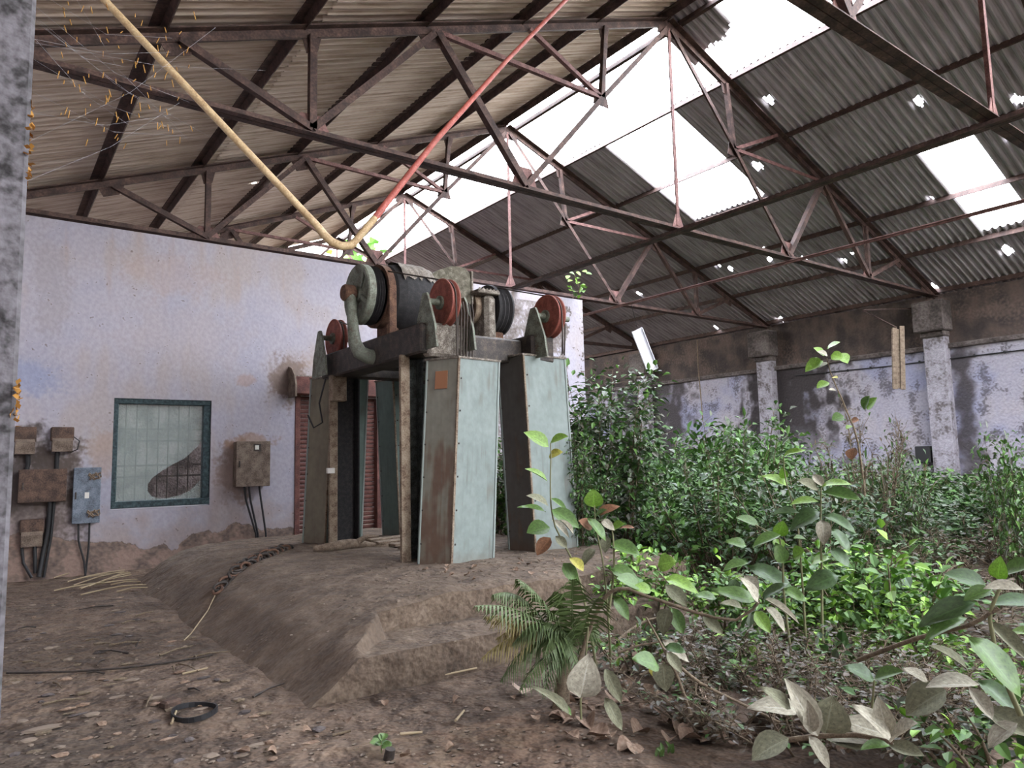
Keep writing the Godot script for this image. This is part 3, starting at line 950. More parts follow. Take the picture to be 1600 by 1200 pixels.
# ---------------------------------------------------------------- hoist
func casing(parent: Node, base: Array, lean: float, top_y: float, front_m: Material, left_m: Material) -> void:
	var y0 := 0.45
	var n := Node3D.new()
	n.name = "leg_casing"
	parent.add_child(n, true)
	var lo := []
	var hi := []
	for q in base:
		lo.append(Vector3(q[0], y0, q[1]))
		hi.append(Vector3(q[0] + lean, top_y, q[1]))
	var mid: Vector3 = (lo[0] + lo[1] + lo[2] + lo[3]) * 0.25
	for i in 4:
		var j := (i + 1) % 4
		var b := MB.new()
		b.use_uv = true
		var o: Vector3 = (lo[i] + lo[j]) * 0.5 - mid
		b.quad(lo[i], lo[j], hi[j], hi[i], o, Vector2(0, 1), Vector2(1, 1), Vector2(1, 0), Vector2(0, 0))
		# folded edge of the sheet
		var inn: Vector3 = -o.normalized() * 0.02
		b.quad(lo[i] + inn, lo[j] + inn, hi[j] + inn, hi[i] + inn, -o, Vector2(0, 1), Vector2(1, 1), Vector2(1, 0), Vector2(0, 0))
		obj("side_panel", b, left_m if i == 0 else front_m, n)
		b = MB.new()
		b.bar(lo[j], hi[j], 0.022, 0.022, Vector3.RIGHT)
		obj("corner_seam", b, M.guide_tan if i == 0 else M.leg_seam, n)
		for k in 6:
			b = MB.new()
			var q: Vector3 = lo[i].lerp(hi[i], 0.1 + 0.16 * k).lerp(lo[j].lerp(hi[j], 0.1 + 0.16 * k), 0.06) + o.normalized() * 0.004
			b.xf = Transform3D(Basis(o.normalized(), Vector3.UP, o.normalized().cross(Vector3.UP)), q)
			b.lathe([Vector2(0.011, 0), Vector2(0.009, 0.006), Vector2(0, 0.008)], 8)
			obj("rivet", b, M.dark_iron, n)
	var b2 := MB.new()
	var c0: Vector3 = (hi[0] + hi[1] + hi[2] + hi[3]) * 0.25
	var cap := []
	for q in hi:
		cap.append(c0 + (q - c0) * 1.07)
	for s in [0.0, 0.022]:
		b2.quad(cap[0] + Vector3(0, s, 0), cap[1] + Vector3(0, s, 0), cap[2] + Vector3(0, s, 0), cap[3] + Vector3(0, s, 0), Vector3(0, s - 0.01, 0))
	for i in 4:
		b2.quad(cap[i], cap[(i + 1) % 4], cap[(i + 1) % 4] + Vector3(0, 0.022, 0), cap[i] + Vector3(0, 0.022, 0), (cap[i] + cap[(i + 1) % 4]) * 0.5 - c0)
	obj("cap_plate", b2, M.dusty, n)

func pulley(parent: Node, at_: Vector3, from: Vector3, ropes: int, right_plate: float, drop_to: float) -> void:
	var n := Node3D.new()
	n.name = "pulley"
	parent.add_child(n, true)
	n.position = at_
	var b := MB.new()
	b.lathe([Vector2(0, -0.012), Vector2(0.05, -0.012), Vector2(0.06, -0.004), Vector2(0.235, -0.004), Vector2(0.25, -0.016), Vector2(0.262, -0.01), Vector2(0.262, 0.004), Vector2(0.235, 0.03), Vector2(0.235, 0.05), Vector2(0.262, 0.075), Vector2(0.262, 0.09), Vector2(0.25, 0.096), Vector2(0.235, 0.085), Vector2(0.06, 0.085), Vector2(0, 0.092)], 40)
	obj("sheave", b, M.pulley_red, n)
	b = MB.new()
	b.lathe([Vector2(0, -0.2), Vector2(0.035, -0.2), Vector2(0.035, 0.35), Vector2(0, 0.35)], 18)
	b.lathe([Vector2(0.035, -0.03), Vector2(0.075, -0.03), Vector2(0.075, 0.115), Vector2(0.035, 0.115)], 20)
	obj("axle", b, M.hoist_green, n)
	for q in [[-0.19, 0.0], [right_plate, 0.0]]:
		if q[0] > 1.0:
			continue
		b = MB.new()
		b.xf = Transform3D(Basis(Vector3(0, 0, -1), Vector3.UP, Vector3.RIGHT), Vector3(q[0], 0, 0))
		b.prism(PackedVector2Array([Vector2(-0.24, -0.52), Vector2(0.24, -0.52), Vector2(0.2, -0.28), Vector2(0.07, 0.04), Vector2(0.04, 0.085), Vector2(-0.04, 0.085), Vector2(-0.07, 0.04), Vector2(-0.2, -0.28)]), -0.012, 0.012)
		obj("bracket_plate", b, M.hoist_green, n)
	# ropes: from the drum over the sheave, then down into the casing
	b = MB.new()
	var p := PackedVector3Array([from - at_, Vector3(0.04, 0.245, 0.02)])
	for i in 7:
		var a := PI * 0.5 * i / 6.0
		p.append(Vector3(0.04, 0.245 * cos(a), 0.245 * sin(a)))
	p.append(Vector3(0.04, drop_to - at_.y, 0.245))
	b.tube(p, [0.009], 6)
	obj("rope", b, M.rope_steel, n)
	for i in ropes:
		b = MB.new()
		var xx := 0.10 + 0.038 * i
		b.tube(PackedVector3Array([Vector3(xx, 0.0, 0.16), Vector3(xx + 0.012, -0.12, 0.17), Vector3(xx + 0.004, drop_to - at_.y, 0.15)]), [0.009], 6)
		obj("rope", b, M.rope_steel, n)

func build_hoist() -> void:
	var nf := noise(81, 9.0, 3)
	var ns := noise(82, 1.0, 3)
	var leg_paint := func(rusty: float, base: Color, tone: Color) -> Callable:
		return func(x: float, y: float) -> Color:
			var f := nf.get_noise_2d(x, y)
			var s := ns.get_noise_2d(x * 14.0, y * 0.9 + rusty * 20.0)
			var m := ns.get_noise_2d(x * 3.0 + 8.0, y * 1.6)
			var c := base.lerp(tone, clampf(0.45 + s * 0.3 + m * 0.7, 0, 1))
			var r := smooth(0.15, 0.6, rusty * (0.5 - smooth(0.7, 1.6, y) * 0.5) + m * 0.55 + s * 0.22)
			r = maxf(r, smooth(0.18, 0.0, y + f * 0.05) * 0.8)
			c = c.lerp(rgb(98, 76, 60), clampf(r * (0.9 if rusty > 0.2 else 0.3), 0, 1))
			c = c.lerp(rgb(92, 92, 86), clampf(smooth(0.3, 0.7, s * 0.7 + f * 0.4 + m * 0.4) * 0.35, 0, 1))
			c = c * (1.0 + f * 0.06)
			c.a = 0.6 + f * 0.15
			return c
	var front_m := painted("casing_paint", 160, 512, 0.62, 2.15, leg_paint.call(0.0, rgb(124, 134, 130), rgb(112, 123, 119)), 2.0)
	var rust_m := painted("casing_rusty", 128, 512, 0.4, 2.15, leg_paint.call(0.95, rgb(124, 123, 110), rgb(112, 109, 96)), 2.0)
	var dark_m := painted("casing_dark", 128, 512, 0.4, 2.15, leg_paint.call(0.3, rgb(88, 84, 78), rgb(74, 70, 65)), 2.0)  # darker grey-brown version for one left panel
	var back_m := painted("casing_green", 128, 512, 0.4, 2.15, leg_paint.call(0.0, rgb(98, 116, 108), rgb(84, 102, 96)), 2.0)
	plain("leg_seam", rgb(128, 137, 132), 0.7)
	for k in ["casing_paint", "casing_rusty", "casing_dark", "casing_green"]:
		M[k].roughness = 0.6
	M.black_grease.roughness = 0.8
	var t := thing("rope_hoist", "old rope hoist: winch and red pulleys on four pale green sheet-metal legs", "hoist", Vector3(4.5, 0.47, -7.8))
	t.position = Vector3.ZERO
	casing(t, [[3.69, -6.63], [3.87, -6.28], [4.44, -6.36], [4.26, -6.71]], 0.13, 2.58, front_m, rust_m)
	casing(t, [[5.04, -6.88], [5.09, -6.45], [5.76, -6.5], [5.71, -6.93]], -0.11, 2.7, front_m, dark_m)
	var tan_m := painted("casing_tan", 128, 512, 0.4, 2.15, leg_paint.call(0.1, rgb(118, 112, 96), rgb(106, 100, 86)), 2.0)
	casing(t, [[3.52, -9.46], [3.67, -9.08], [4.2, -9.12], [4.05, -9.5]], 0.1, 2.66, back_m, tan_m)
	casing(t, [[4.74, -9.55], [4.78, -9.1], [5.45, -9.15], [5.4, -9.6]], -0.1, 2.68, back_m, back_m)
	# guide rails: channels beside the legs
	for g in [[3.60, -6.84, 1.0], [3.66, -8.92, -1.0], [5.36, -7.2, 1.0], [5.2, -9.0, -1.0]]:
		var n := Node3D.new()
		n.name = "guide_rail"
		t.add_child(n, true)
		var b := MB.new()
		b.box(Vector3(g[0] + 0.055, 1.56, g[1]), Vector3(0.11, 2.2, 0.045), 0.004)
		obj("flange", b, M.guide_tan, n)
		b = MB.new()
		var far: float = g[0] + (0.28 if g[2] > 0 else 0.42)
		b.box(Vector3((g[0] + 0.11 + far) * 0.5, 1.56, g[1] - 0.13), Vector3(far - g[0] - 0.11, 2.2, 0.02), 0.003)
		b.box(Vector3(g[0] + 0.1, 1.56, g[1] - 0.08), Vector3(0.018, 2.2, 0.11), 0.003)
		b.box(Vector3(far, 1.56, g[1] - 0.08), Vector3(0.02, 2.2, 0.16), 0.003)
		obj("channel", b, M.guide_green if g[2] > 0 else M.black_grease, n)
	# switch box and clamp on the left rear rail, paper tag on the front leg
	var b := MB.new()
	b.box(Vector3(3.75, 2.5, -8.86), Vector3(0.2, 0.36, 0.14), 0.01)
	obj("switch_box", b, M.guide_tan, t)
	b = MB.new()
	b.tube(PackedVector3Array([Vector3(3.62, 2.62, -8.95), Vector3(3.55, 2.3, -8.99), Vector3(3.6, 2.05, -9.0), Vector3(3.5, 1.98, -9.05), Vector3(3.44, 2.15, -9.1)]), [0.012], 6)
	obj("loose_wire", b, M.cable_black, t)
	b = MB.new()
	b.box(Vector3(3.66, 1.42, -8.87), Vector3(0.1, 0.07, 0.05), 0.006)
	obj("clamp", b, M.label_white, t)
	b = MB.new()
	b.xf = Transform3D(Basis(Vector3(0.46, 0, 0.89).normalized(), Vector3(0.06, 1, 0).normalized(), Vector3(-0.89, 0, 0.46).normalized()), Vector3(3.885, 2.36, -6.455))
	b.box(Vector3.ZERO, Vector3(0.15, 0.19, 0.008), 0.001)
	obj("paper_tag", b, M.tag_orange, t)
	# girders
	for q in [[Vector3(3.82, 2.8, -7.82), Vector3(0.34, 0.32, 2.7)], [Vector3(5.3, 2.8, -7.82), Vector3(0.34, 0.32, 2.7)], [Vector3(4.56, 2.78, -6.78), Vector3(1.3, 0.28, 0.2)], [Vector3(4.56, 2.78, -8.9), Vector3(1.3, 0.28, 0.2)], [Vector3(4.56, 2.8, -7.5), Vector3(1.3, 0.26, 0.22)], [Vector3(4.56, 2.8, -8.1), Vector3(1.3, 0.26, 0.22)]]:
		b = MB.new()
		b.box(q[0], q[1], 0.02)
		obj("girder", b, M.dark_iron, t)
	b = MB.new()
	b.box(Vector3(3.98, 2.79, -6.52), Vector3(0.5, 0.36, 0.16), 0.03)
	obj("girder_end", b, M.dusty, t)
	# winch along x
	var w := Node3D.new()
	w.name = "winch"
	t.add_child(w, true)
	var ax := Transform3D(Basis(), Vector3(0, 3.5, -7.75))
	var turned := func(called: String, prof: Array, m: Material, seg := 40) -> void:
		var mb := MB.new()
		mb.xf = ax
		mb.lathe(prof, seg)
		obj(called, mb, m, w)
	turned.call("shaft", [Vector2(0, 3.36), Vector2(0.055, 3.36), Vector2(0.055, 5.75), Vector2(0, 5.75)], M.rust, 20)
	turned.call("end_wheel", [Vector2(0, 3.50), Vector2(0.09, 3.50), Vector2(0.10, 3.545), Vector2(0.24, 3.555), Vector2(0.30, 3.515), Vector2(0.345, 3.505), Vector2(0.36, 3.52), Vector2(0.36, 3.6), Vector2(0.33, 3.62), Vector2(0, 3.62)], M.hoist_green)
	for i in 4:
		var mb := MB.new()
		mb.xf = ax * Transform3D(Basis(Vector3.RIGHT, i * TAU / 4.0 + 0.5), Vector3.ZERO)
		mb.box(Vector3(3.535, 0.2, 0), Vector3(0.03, 0.24, 0.07), 0.01)
		obj("wheel_spoke", mb, M.hoist_green, w)
	var groove := [Vector2(0.30, 3.6)]
	for i in 4:
		groove.append(Vector2(0.355, 3.615 + i * 0.032))
		groove.append(Vector2(0.33, 3.631 + i * 0.032))
	groove.append(Vector2(0.30, 3.75))
	turned.call("rope_drum", groove, M.black_grease)
	turned.call("brake_band", [Vector2(0.34, 3.75), Vector2(0.385, 3.75), Vector2(0.385, 3.84), Vector2(0.34, 3.84)], M.rust)
	var mb2 := MB.new()
	mb2.box(Vector3(3.795, 3.2, -7.38), Vector3(0.095, 0.74, 0.035), 0.006)
	obj("brake_strap", mb2, M.rust, w)
	turned.call("main_drum", [Vector2(0, 3.84), Vector2(0.35, 3.84), Vector2(0.39, 3.88), Vector2(0.42, 3.98), Vector2(0.43, 4.12), Vector2(0.42, 4.3), Vector2(0.38, 4.42), Vector2(0.32, 4.46), Vector2(0.32, 4.66), Vector2(0.09, 4.68), Vector2(0.09, 5.1), Vector2(0, 5.1)], M.black_grease)
	# dirt-caked cloth over the drum
	mb2 = MB.new()
	mb2.xf = ax
	mb2.sheet(14, 14, func(i, j):
		var a: float = lerpf(-0.9, 1.15, i / 14.0) + 0.2 * nz_b.get_noise_2d(i * 0.3, j * 0.2)
		var xx: float = lerpf(3.95, 4.4, j / 14.0) + 0.05 * nz_b.get_noise_2d(i * 0.4, 7.0)
		var r: float = 0.438 + 0.012 * absf(nz_b.get_noise_2d(i * 0.5, j * 0.5)) - 0.03 * smooth(10.0, 14.0, j)
		return Vector3(xx, r * cos(a), r * sin(a)))
	obj("dirty_cloth", mb2, M.dusty, w)
	# gear case between the drums
	mb2 = MB.new()
	mb2.box(Vector3(5.26, 3.34, -7.75), Vector3(0.18, 0.62, 0.6), 0.05)
	mb2.box(Vector3(5.2, 3.67, -7.75), Vector3(0.34, 0.05, 0.68), 0.01)
	mb2.box(Vector3(5.15, 3.04, -7.75), Vector3(0.5, 0.07, 0.74), 0.01)
	obj("gear_case", mb2, M.dusty, w)
	for i in 6:
		mb2 = MB.new()
		mb2.xf = Transform3D(Basis(), Vector3(5.07 + 0.055 * i, 3.7, -7.44))
		mb2.box(Vector3.ZERO, Vector3(0.03, 0.03, 0.03), 0.006)
		obj("case_bolt", mb2, M.dusty, w)
	turned.call("bearing_cap", [Vector2(0, 5.08), Vector2(0.06, 5.08), Vector2(0.075, 5.115), Vector2(0.145, 5.12), Vector2(0.155, 5.09), Vector2(0.2, 5.09), Vector2(0.21, 5.11), Vector2(0.21, 5.18), Vector2(0, 5.18)], M.guide_tan, 32)
	turned.call("side_drum", [Vector2(0, 5.36), Vector2(0.34, 5.36), Vector2(0.35, 5.40), Vector2(0.315, 5.42), Vector2(0.34, 5.45), Vector2(0.315, 5.48), Vector2(0.34, 5.51), Vector2(0.315, 5.54), Vector2(0.35, 5.57), Vector2(0.34, 5.60), Vector2(0, 5.60)], M.black_grease)
	mb2 = MB.new()
	mb2.xf = Transform3D(Basis(), Vector3(0, 0, 0))
	mb2.prism(PackedVector2Array([Vector2(4.32, 3.5), Vector2(4.34, 3.70), Vector2(4.42, 3.82), Vector2(4.56, 3.91), Vector2(4.74, 3.985), Vector2(4.88, 4.0), Vector2(4.97, 3.98), Vector2(5.02, 3.93), Vector2(5.04, 3.85), Vector2(5.04, 3.52)]), -8.05, -7.6)
	obj("motor_hood", mb2, M.motor_olive if M.has("motor_olive") else mat("motor_olive", ramp_tex(63, 0.02, 0.09, 0.4, [[0.3, rgb(66, 63, 50)], [0.5, rgb(88, 84, 70)], [0.7, rgb(110, 105, 92)], [0.85, rgb(140, 136, 124)]]), 0.9, 0.85), w)
	mb2 = MB.new()
	mb2.box(Vector3(5.055, 3.74, -7.82), Vector3(0.03, 0.44, 0.47), 0.006)
	obj("hood_flange", mb2, M.dusty, w)
	# pedestal arms that carry the shaft
	mb2 = MB.new()
	mb2.tube(PackedVector3Array([Vector3(3.42, 3.52, -7.72), Vector3(3.43, 3.3, -7.7), Vector3(3.44, 3.05, -7.68), Vector3(3.45, 2.9, -7.66), Vector3(3.5, 2.79, -7.64), Vector3(3.6, 2.74, -7.62), Vector3(3.75, 2.74, -7.62)]), [0.06, 0.062, 0.066, 0.075, 0.085, 0.09, 0.095], 12)
	obj("pedestal_arm", mb2, M.hoist_green, w)
	turned.call("bearing", [Vector2(0, 3.34), Vector2(0.085, 3.34), Vector2(0.1, 3.36), Vector2(0.1, 3.47), Vector2(0, 3.47)], M.rust, 22)
	for q in [Vector3(3.92, 3.06, -7.75), Vector3(5.48, 3.05, -7.75)]:
		mb2 = MB.new()
		mb2.box(q, Vector3(0.16, 0.3, 0.3), 0.02)
		obj("drum_stand", mb2, M.rust, w)
	# pulleys over the four legs
	pulley(t, Vector3(3.92, 3.2, -6.5), Vector3(3.73, 3.84, -7.75), 6, 0.28, 2.6)
	pulley(t, Vector3(5.38, 3.2, -6.5), Vector3(5.46, 3.84, -7.75), 2, 9.0, 2.72)
	pulley(t, Vector3(3.74, 3.17, -8.98), Vector3(3.66, 3.17, -8.1), 3, 9.0, 2.68)
	pulley(t, Vector3(5.2, 3.17, -9.0), Vector3(5.5, 3.5, -8.0), 3, 9.0, 2.7)

# ---------------------------------------------------------------- things on the partition wall
func wall_box(called: String, label: String, cat: String, r: Array, depth: float, m: Material, style: int) -> Node3D:
	var t := thing(called, label, cat, Vector3((r[0] + r[2]) * 0.5, r[1], -12.15))
	var w: float = r[2] - r[0]
	var h: float = r[3] - r[1]
	var b := MB.new()
	if style == 0:
		b.box(Vector3(0, h * 0.5, depth * 0.5), Vector3(w, h, depth), 0.008)
		obj("body", b, m, t)
		b = MB.new()
		b.box(Vector3(0, h * 0.5, depth + 0.01), Vector3(w + 0.015, h + 0.015, 0.02), 0.005)
		var lid := obj("lid", b, m, t)
		b = MB.new()
		b.box(Vector3(-w * 0.42, h * 0.5, depth + 0.028), Vector3(0.02, 0.1, 0.02), 0.004)
		obj("latch", b, M.dark_iron, lid)
	else:
		# a back box with a hood that leans out below it
		b.box(Vector3(0, h * 0.72, depth * 0.35), Vector3(w, h * 0.56, depth * 0.7), 0.01)
		obj("body", b, m, t)
		b = MB.new()
		b.xf = Transform3D(Basis(Vector3(0, 0, -1), Vector3.UP, Vector3.RIGHT), Vector3(-w * 0.44, 0, 0))
		b.prism(PackedVector2Array([Vector2(0, 0), Vector2(-depth, 0.0), Vector2(-depth * 1.05, h * 0.42), Vector2(-depth * 0.7, h * 0.54), Vector2(0, h * 0.54)]), 0.0, w * 0.88)
		obj("hood", b, M.box_tan, t)
	return t

func cable_of(t: Node3D, pts: Array, r := 0.014) -> void:
	var b := MB.new()
	var p := PackedVector3Array()
	for q in pts:
		p.append(q - t.position)
	b.tube(p, [r], 7)
	obj("cable", b, M.cable_black, t)

func build_wall_things() -> void:
	mat("box_tan", ramp_tex(64, 0.01, 0.07, 0.45, [[0.25, rgb(78, 66, 56)], [0.5, rgb(108, 94, 82)], [0.8, rgb(130, 116, 102)]]), 0.9, 0.85)
	# window
	var w := Node3D.new()
	w.name = "window_1"
	add_child(w)
	structure(w, "window with a dark green frame, iron bars and one broken dusty pane")
	for q in [[Vector3(2.295, 2.54, -12.24), Vector3(1.39, 0.1, 0.12)], [Vector3(1.635, 1.755, -12.24), Vector3(0.07, 1.47, 0.12)], [Vector3(2.935, 1.755, -12.24), Vector3(0.11, 1.47, 0.12)], [Vector3(2.295, 0.97, -12.22), Vector3(1.39, 0.1, 0.16)]]:
		var b := MB.new()
		b.box(q[0], q[1], 0.008)
		obj("frame", b, M.window_green, w)
	for x in [1.79, 1.94, 2.09, 2.245, 2.39, 2.54, 2.69]:
		var b := MB.new()
		b.tube(PackedVector3Array([Vector3(x, 0.98, -12.30), Vector3(x, 2.52, -12.30)]), [0.011], 7)
		obj("bar", b, M.dark_iron, w)
	for y in [2.11, 1.93, 1.55, 1.38]:
		var b := MB.new()
		b.box(Vector3(2.28, y, -12.31), Vector3(1.24, 0.028, 0.006))
		obj("cross_bar", b, M.dark_iron, w)
	var g := MB.new()
	g.prism(PackedVector2Array([Vector2(1.66, 1.0), Vector2(2.89, 1.0), Vector2(2.89, 1.33), Vector2(2.80, 1.22), Vector2(2.72, 1.14), Vector2(2.58, 1.075), Vector2(2.4, 1.04), Vector2(2.25, 1.045), Vector2(2.16, 1.08), Vector2(2.11, 1.16), Vector2(2.11, 1.26), Vector2(2.17, 1.36), Vector2(2.3, 1.46), Vector2(2.46, 1.56), Vector2(2.64, 1.66), Vector2(2.8, 1.82), Vector2(2.89, 1.95), Vector2(2.89, 2.5), Vector2(1.66, 2.5)]), -12.262, -12.258)
	obj("pane", g, M.dusty_glass, w)
	# roller shutter
	var d := Node3D.new()
	d.name = "door_1"
	add_child(d)
	structure(d, "closed red-brown roller shutter behind the hoist")
	var slat := MB.new()
	slat.xf = Transform3D(Basis(Vector3(0, 0, -1), Vector3.UP, Vector3.RIGHT), Vector3(-0.77, 0, 0))
	var sp := PackedVector2Array()
	for i in 7:
		var a := PI * i / 6.0
		sp.append(Vector2(-0.02 * sin(a), 0.034 * -cos(a)))
	sp.append(Vector2(0.006, 0.034)); sp.append(Vector2(0.006, -0.034))
	slat.prism(sp, 0.0, 1.54)
	var slm := slat.mesh()
	for i in 35:
		var o := mi("slat", slm, M.shutter_red, d)
		o.position = Vector3(5.18, 0.05 + 0.077 * i, -12.26)
	for x in [4.41, 5.95]:
		var b := MB.new()
		b.box(Vector3(x, 1.36, -12.2), Vector3(0.09, 2.72, 0.14), 0.006)
		obj("side_guide", b, M.shutter_red, d)
	var hb := MB.new()
	hb.box(Vector3(5.19, 2.86, -12.02), Vector3(1.82, 0.3, 0.27), 0.012)
	obj("hood", hb, M.shutter_red, d)
	hb = MB.new()
	hb.xf = Transform3D(Basis(Vector3(0, 0, -1), Vector3.UP, Vector3.RIGHT), Vector3(4.24, 0, 0))
	hb.prism(PackedVector2Array([Vector2(12.15, 2.66), Vector2(11.8, 2.66), Vector2(11.8, 2.86), Vector2(11.86, 3.03), Vector2(12.0, 3.16), Vector2(12.15, 3.2)]), 0.0, 0.03)
	obj("end_plate", hb, M.box_tan, d)
	hb = MB.new()
	hb.box(Vector3(5.2, 3.02, -12.08), Vector3(1.7, 0.05, 0.14), 0.01)
	obj("hood_ledge", hb, M.dusty, d)
	# electrical boxes
	var t := wall_box("meter_box", "rusty meter box with a tilted hood, far left beside the door pier", "meter box", [0.38, 1.74, 0.64, 2.12], 0.2, M.box_rust, 1)
	t.set_meta("group", "rusty meter boxes")
	cable_of(t, [Vector3(0.55, 1.75, -12.08), Vector3(0.56, 1.6, -12.1), Vector3(0.54, 1.5, -12.1)], 0.03)
	t = wall_box("meter_box", "rusty meter box with a tilted hood, the right one of the pair", "meter box", [0.81, 1.77, 1.09, 2.12], 0.2, M.box_rust, 1)
	t.set_meta("group", "rusty meter boxes")
	cable_of(t, [Vector3(0.9, 1.78, -12.08), Vector3(0.9, 1.5, -12.1)], 0.03)
	cable_of(t, [Vector3(1.09, 1.98, -12.05), Vector3(1.16, 1.92, -12.02), Vector3(1.14, 1.8, -12.06), Vector3(1.06, 1.76, -12.08)], 0.008)
	t = wall_box("distribution_box", "wide rusty brown distribution box below the meter boxes", "electrical box", [0.46, 1.08, 1.01, 1.52], 0.18, M.box_rust, 0)
	cable_of(t, [Vector3(0.84, 1.1, -12.06), Vector3(0.83, 0.7, -12.08), Vector3(0.78, 0.35, -12.08), Vector3(0.74, 0.05, -12.0)], 0.03)
	cable_of(t, [Vector3(0.89, 1.1, -12.08), Vector3(0.87, 0.6, -12.1), Vector3(0.8, 0.03, -12.06)], 0.02)
	t = wall_box("junction_box", "small dark junction box lowest in the left group near the ground", "electrical box", [0.5, 0.47, 0.78, 0.84], 0.16, M.box_rust, 1)
	cable_of(t, [Vector3(0.53, 0.5, -12.08), Vector3(0.56, 0.25, -12.08), Vector3(0.66, 0.05, -12.0)], 0.02)
	cable_of(t, [Vector3(0.68, 0.5, -12.08), Vector3(0.7, 0.1, -12.05)], 0.025)
	t = wall_box("fuse_box", "tall blue-grey fuse box with a white label beside the window", "electrical box", [1.11, 0.75, 1.44, 1.53], 0.14, M.box_blue, 0)
	var b := MB.new()
	b.box(Vector3(0.0, 0.39, 0.163), Vector3(0.055, 0.085, 0.004))
	obj("white_label", b, M.label_white, t)
	for y in [0.66, 0.13]:
		b = MB.new()
		var p := PackedVector3Array()
		for i in 14:
			p.append(Vector3(0.08 + 0.1 * cos(i * 1.1) * (0.4 + 0.05 * i), y + 0.05 * sin(i * 1.7), 0.2 + 0.03 * sin(i * 2.3)))
		b.tube(p, [0.012], 6)
		obj("wire_tangle", b, M.bleached_wood, t)
	cable_of(t, [Vector3(1.19, 0.76, -12.06), Vector3(1.2, 0.5, -12.05), Vector3(1.28, 0.2, -12.06), Vector3(1.3, 0.0, -12.03)])
	cable_of(t, [Vector3(1.33, 0.76, -12.06), Vector3(1.33, 0.4, -12.06), Vector3(1.3, 0.0, -12.05)])
	t = wall_box("switch_box", "brown metal switch box with a small plate, right of the window", "electrical box", [3.34, 1.18, 3.87, 1.9], 0.2, M.box_tan, 0)
	b = MB.new()
	b.box(Vector3(0.06, 0.62, 0.223), Vector3(0.12, 0.12, 0.004))
	obj("name_plate", b, M.dark_iron, t)
	b = MB.new()
	b.box(Vector3(0.05, 0.625, 0.227), Vector3(0.06, 0.07, 0.003))
	obj("white_label", b, M.label_white, t)
	for q in [[3.5, 3.7], [3.57, 3.73], [3.74, 3.86]]:
		cable_of(t, [Vector3(q[0], 1.19, -12.06), Vector3(q[0] + 0.03, 0.95, -12.05), Vector3(q[1], 0.4, -12.06), Vector3(q[1] + 0.02, 0.0, -12.05)], 0.016)
	# right wall: black socket box on a stub of pipe
	t = thing("socket_box", "black socket box on a pipe against the blue right wall", "electrical box", Vector3(18.84, 1.4, -8.19))
	b = MB.new()
	b.box(Vector3(-0.06, 0.0, 0), Vector3(0.2, 0.42, 0.36), 0.02)
	obj("body", b, M.cable_black, t)
	b = MB.new()
	b.tube(PackedVector3Array([Vector3(-0.05, -0.2, 0), Vector3(-0.05, -1.4, -0.02)]), [0.05], 8)
	obj("pipe", b, M.guide_tan, t)

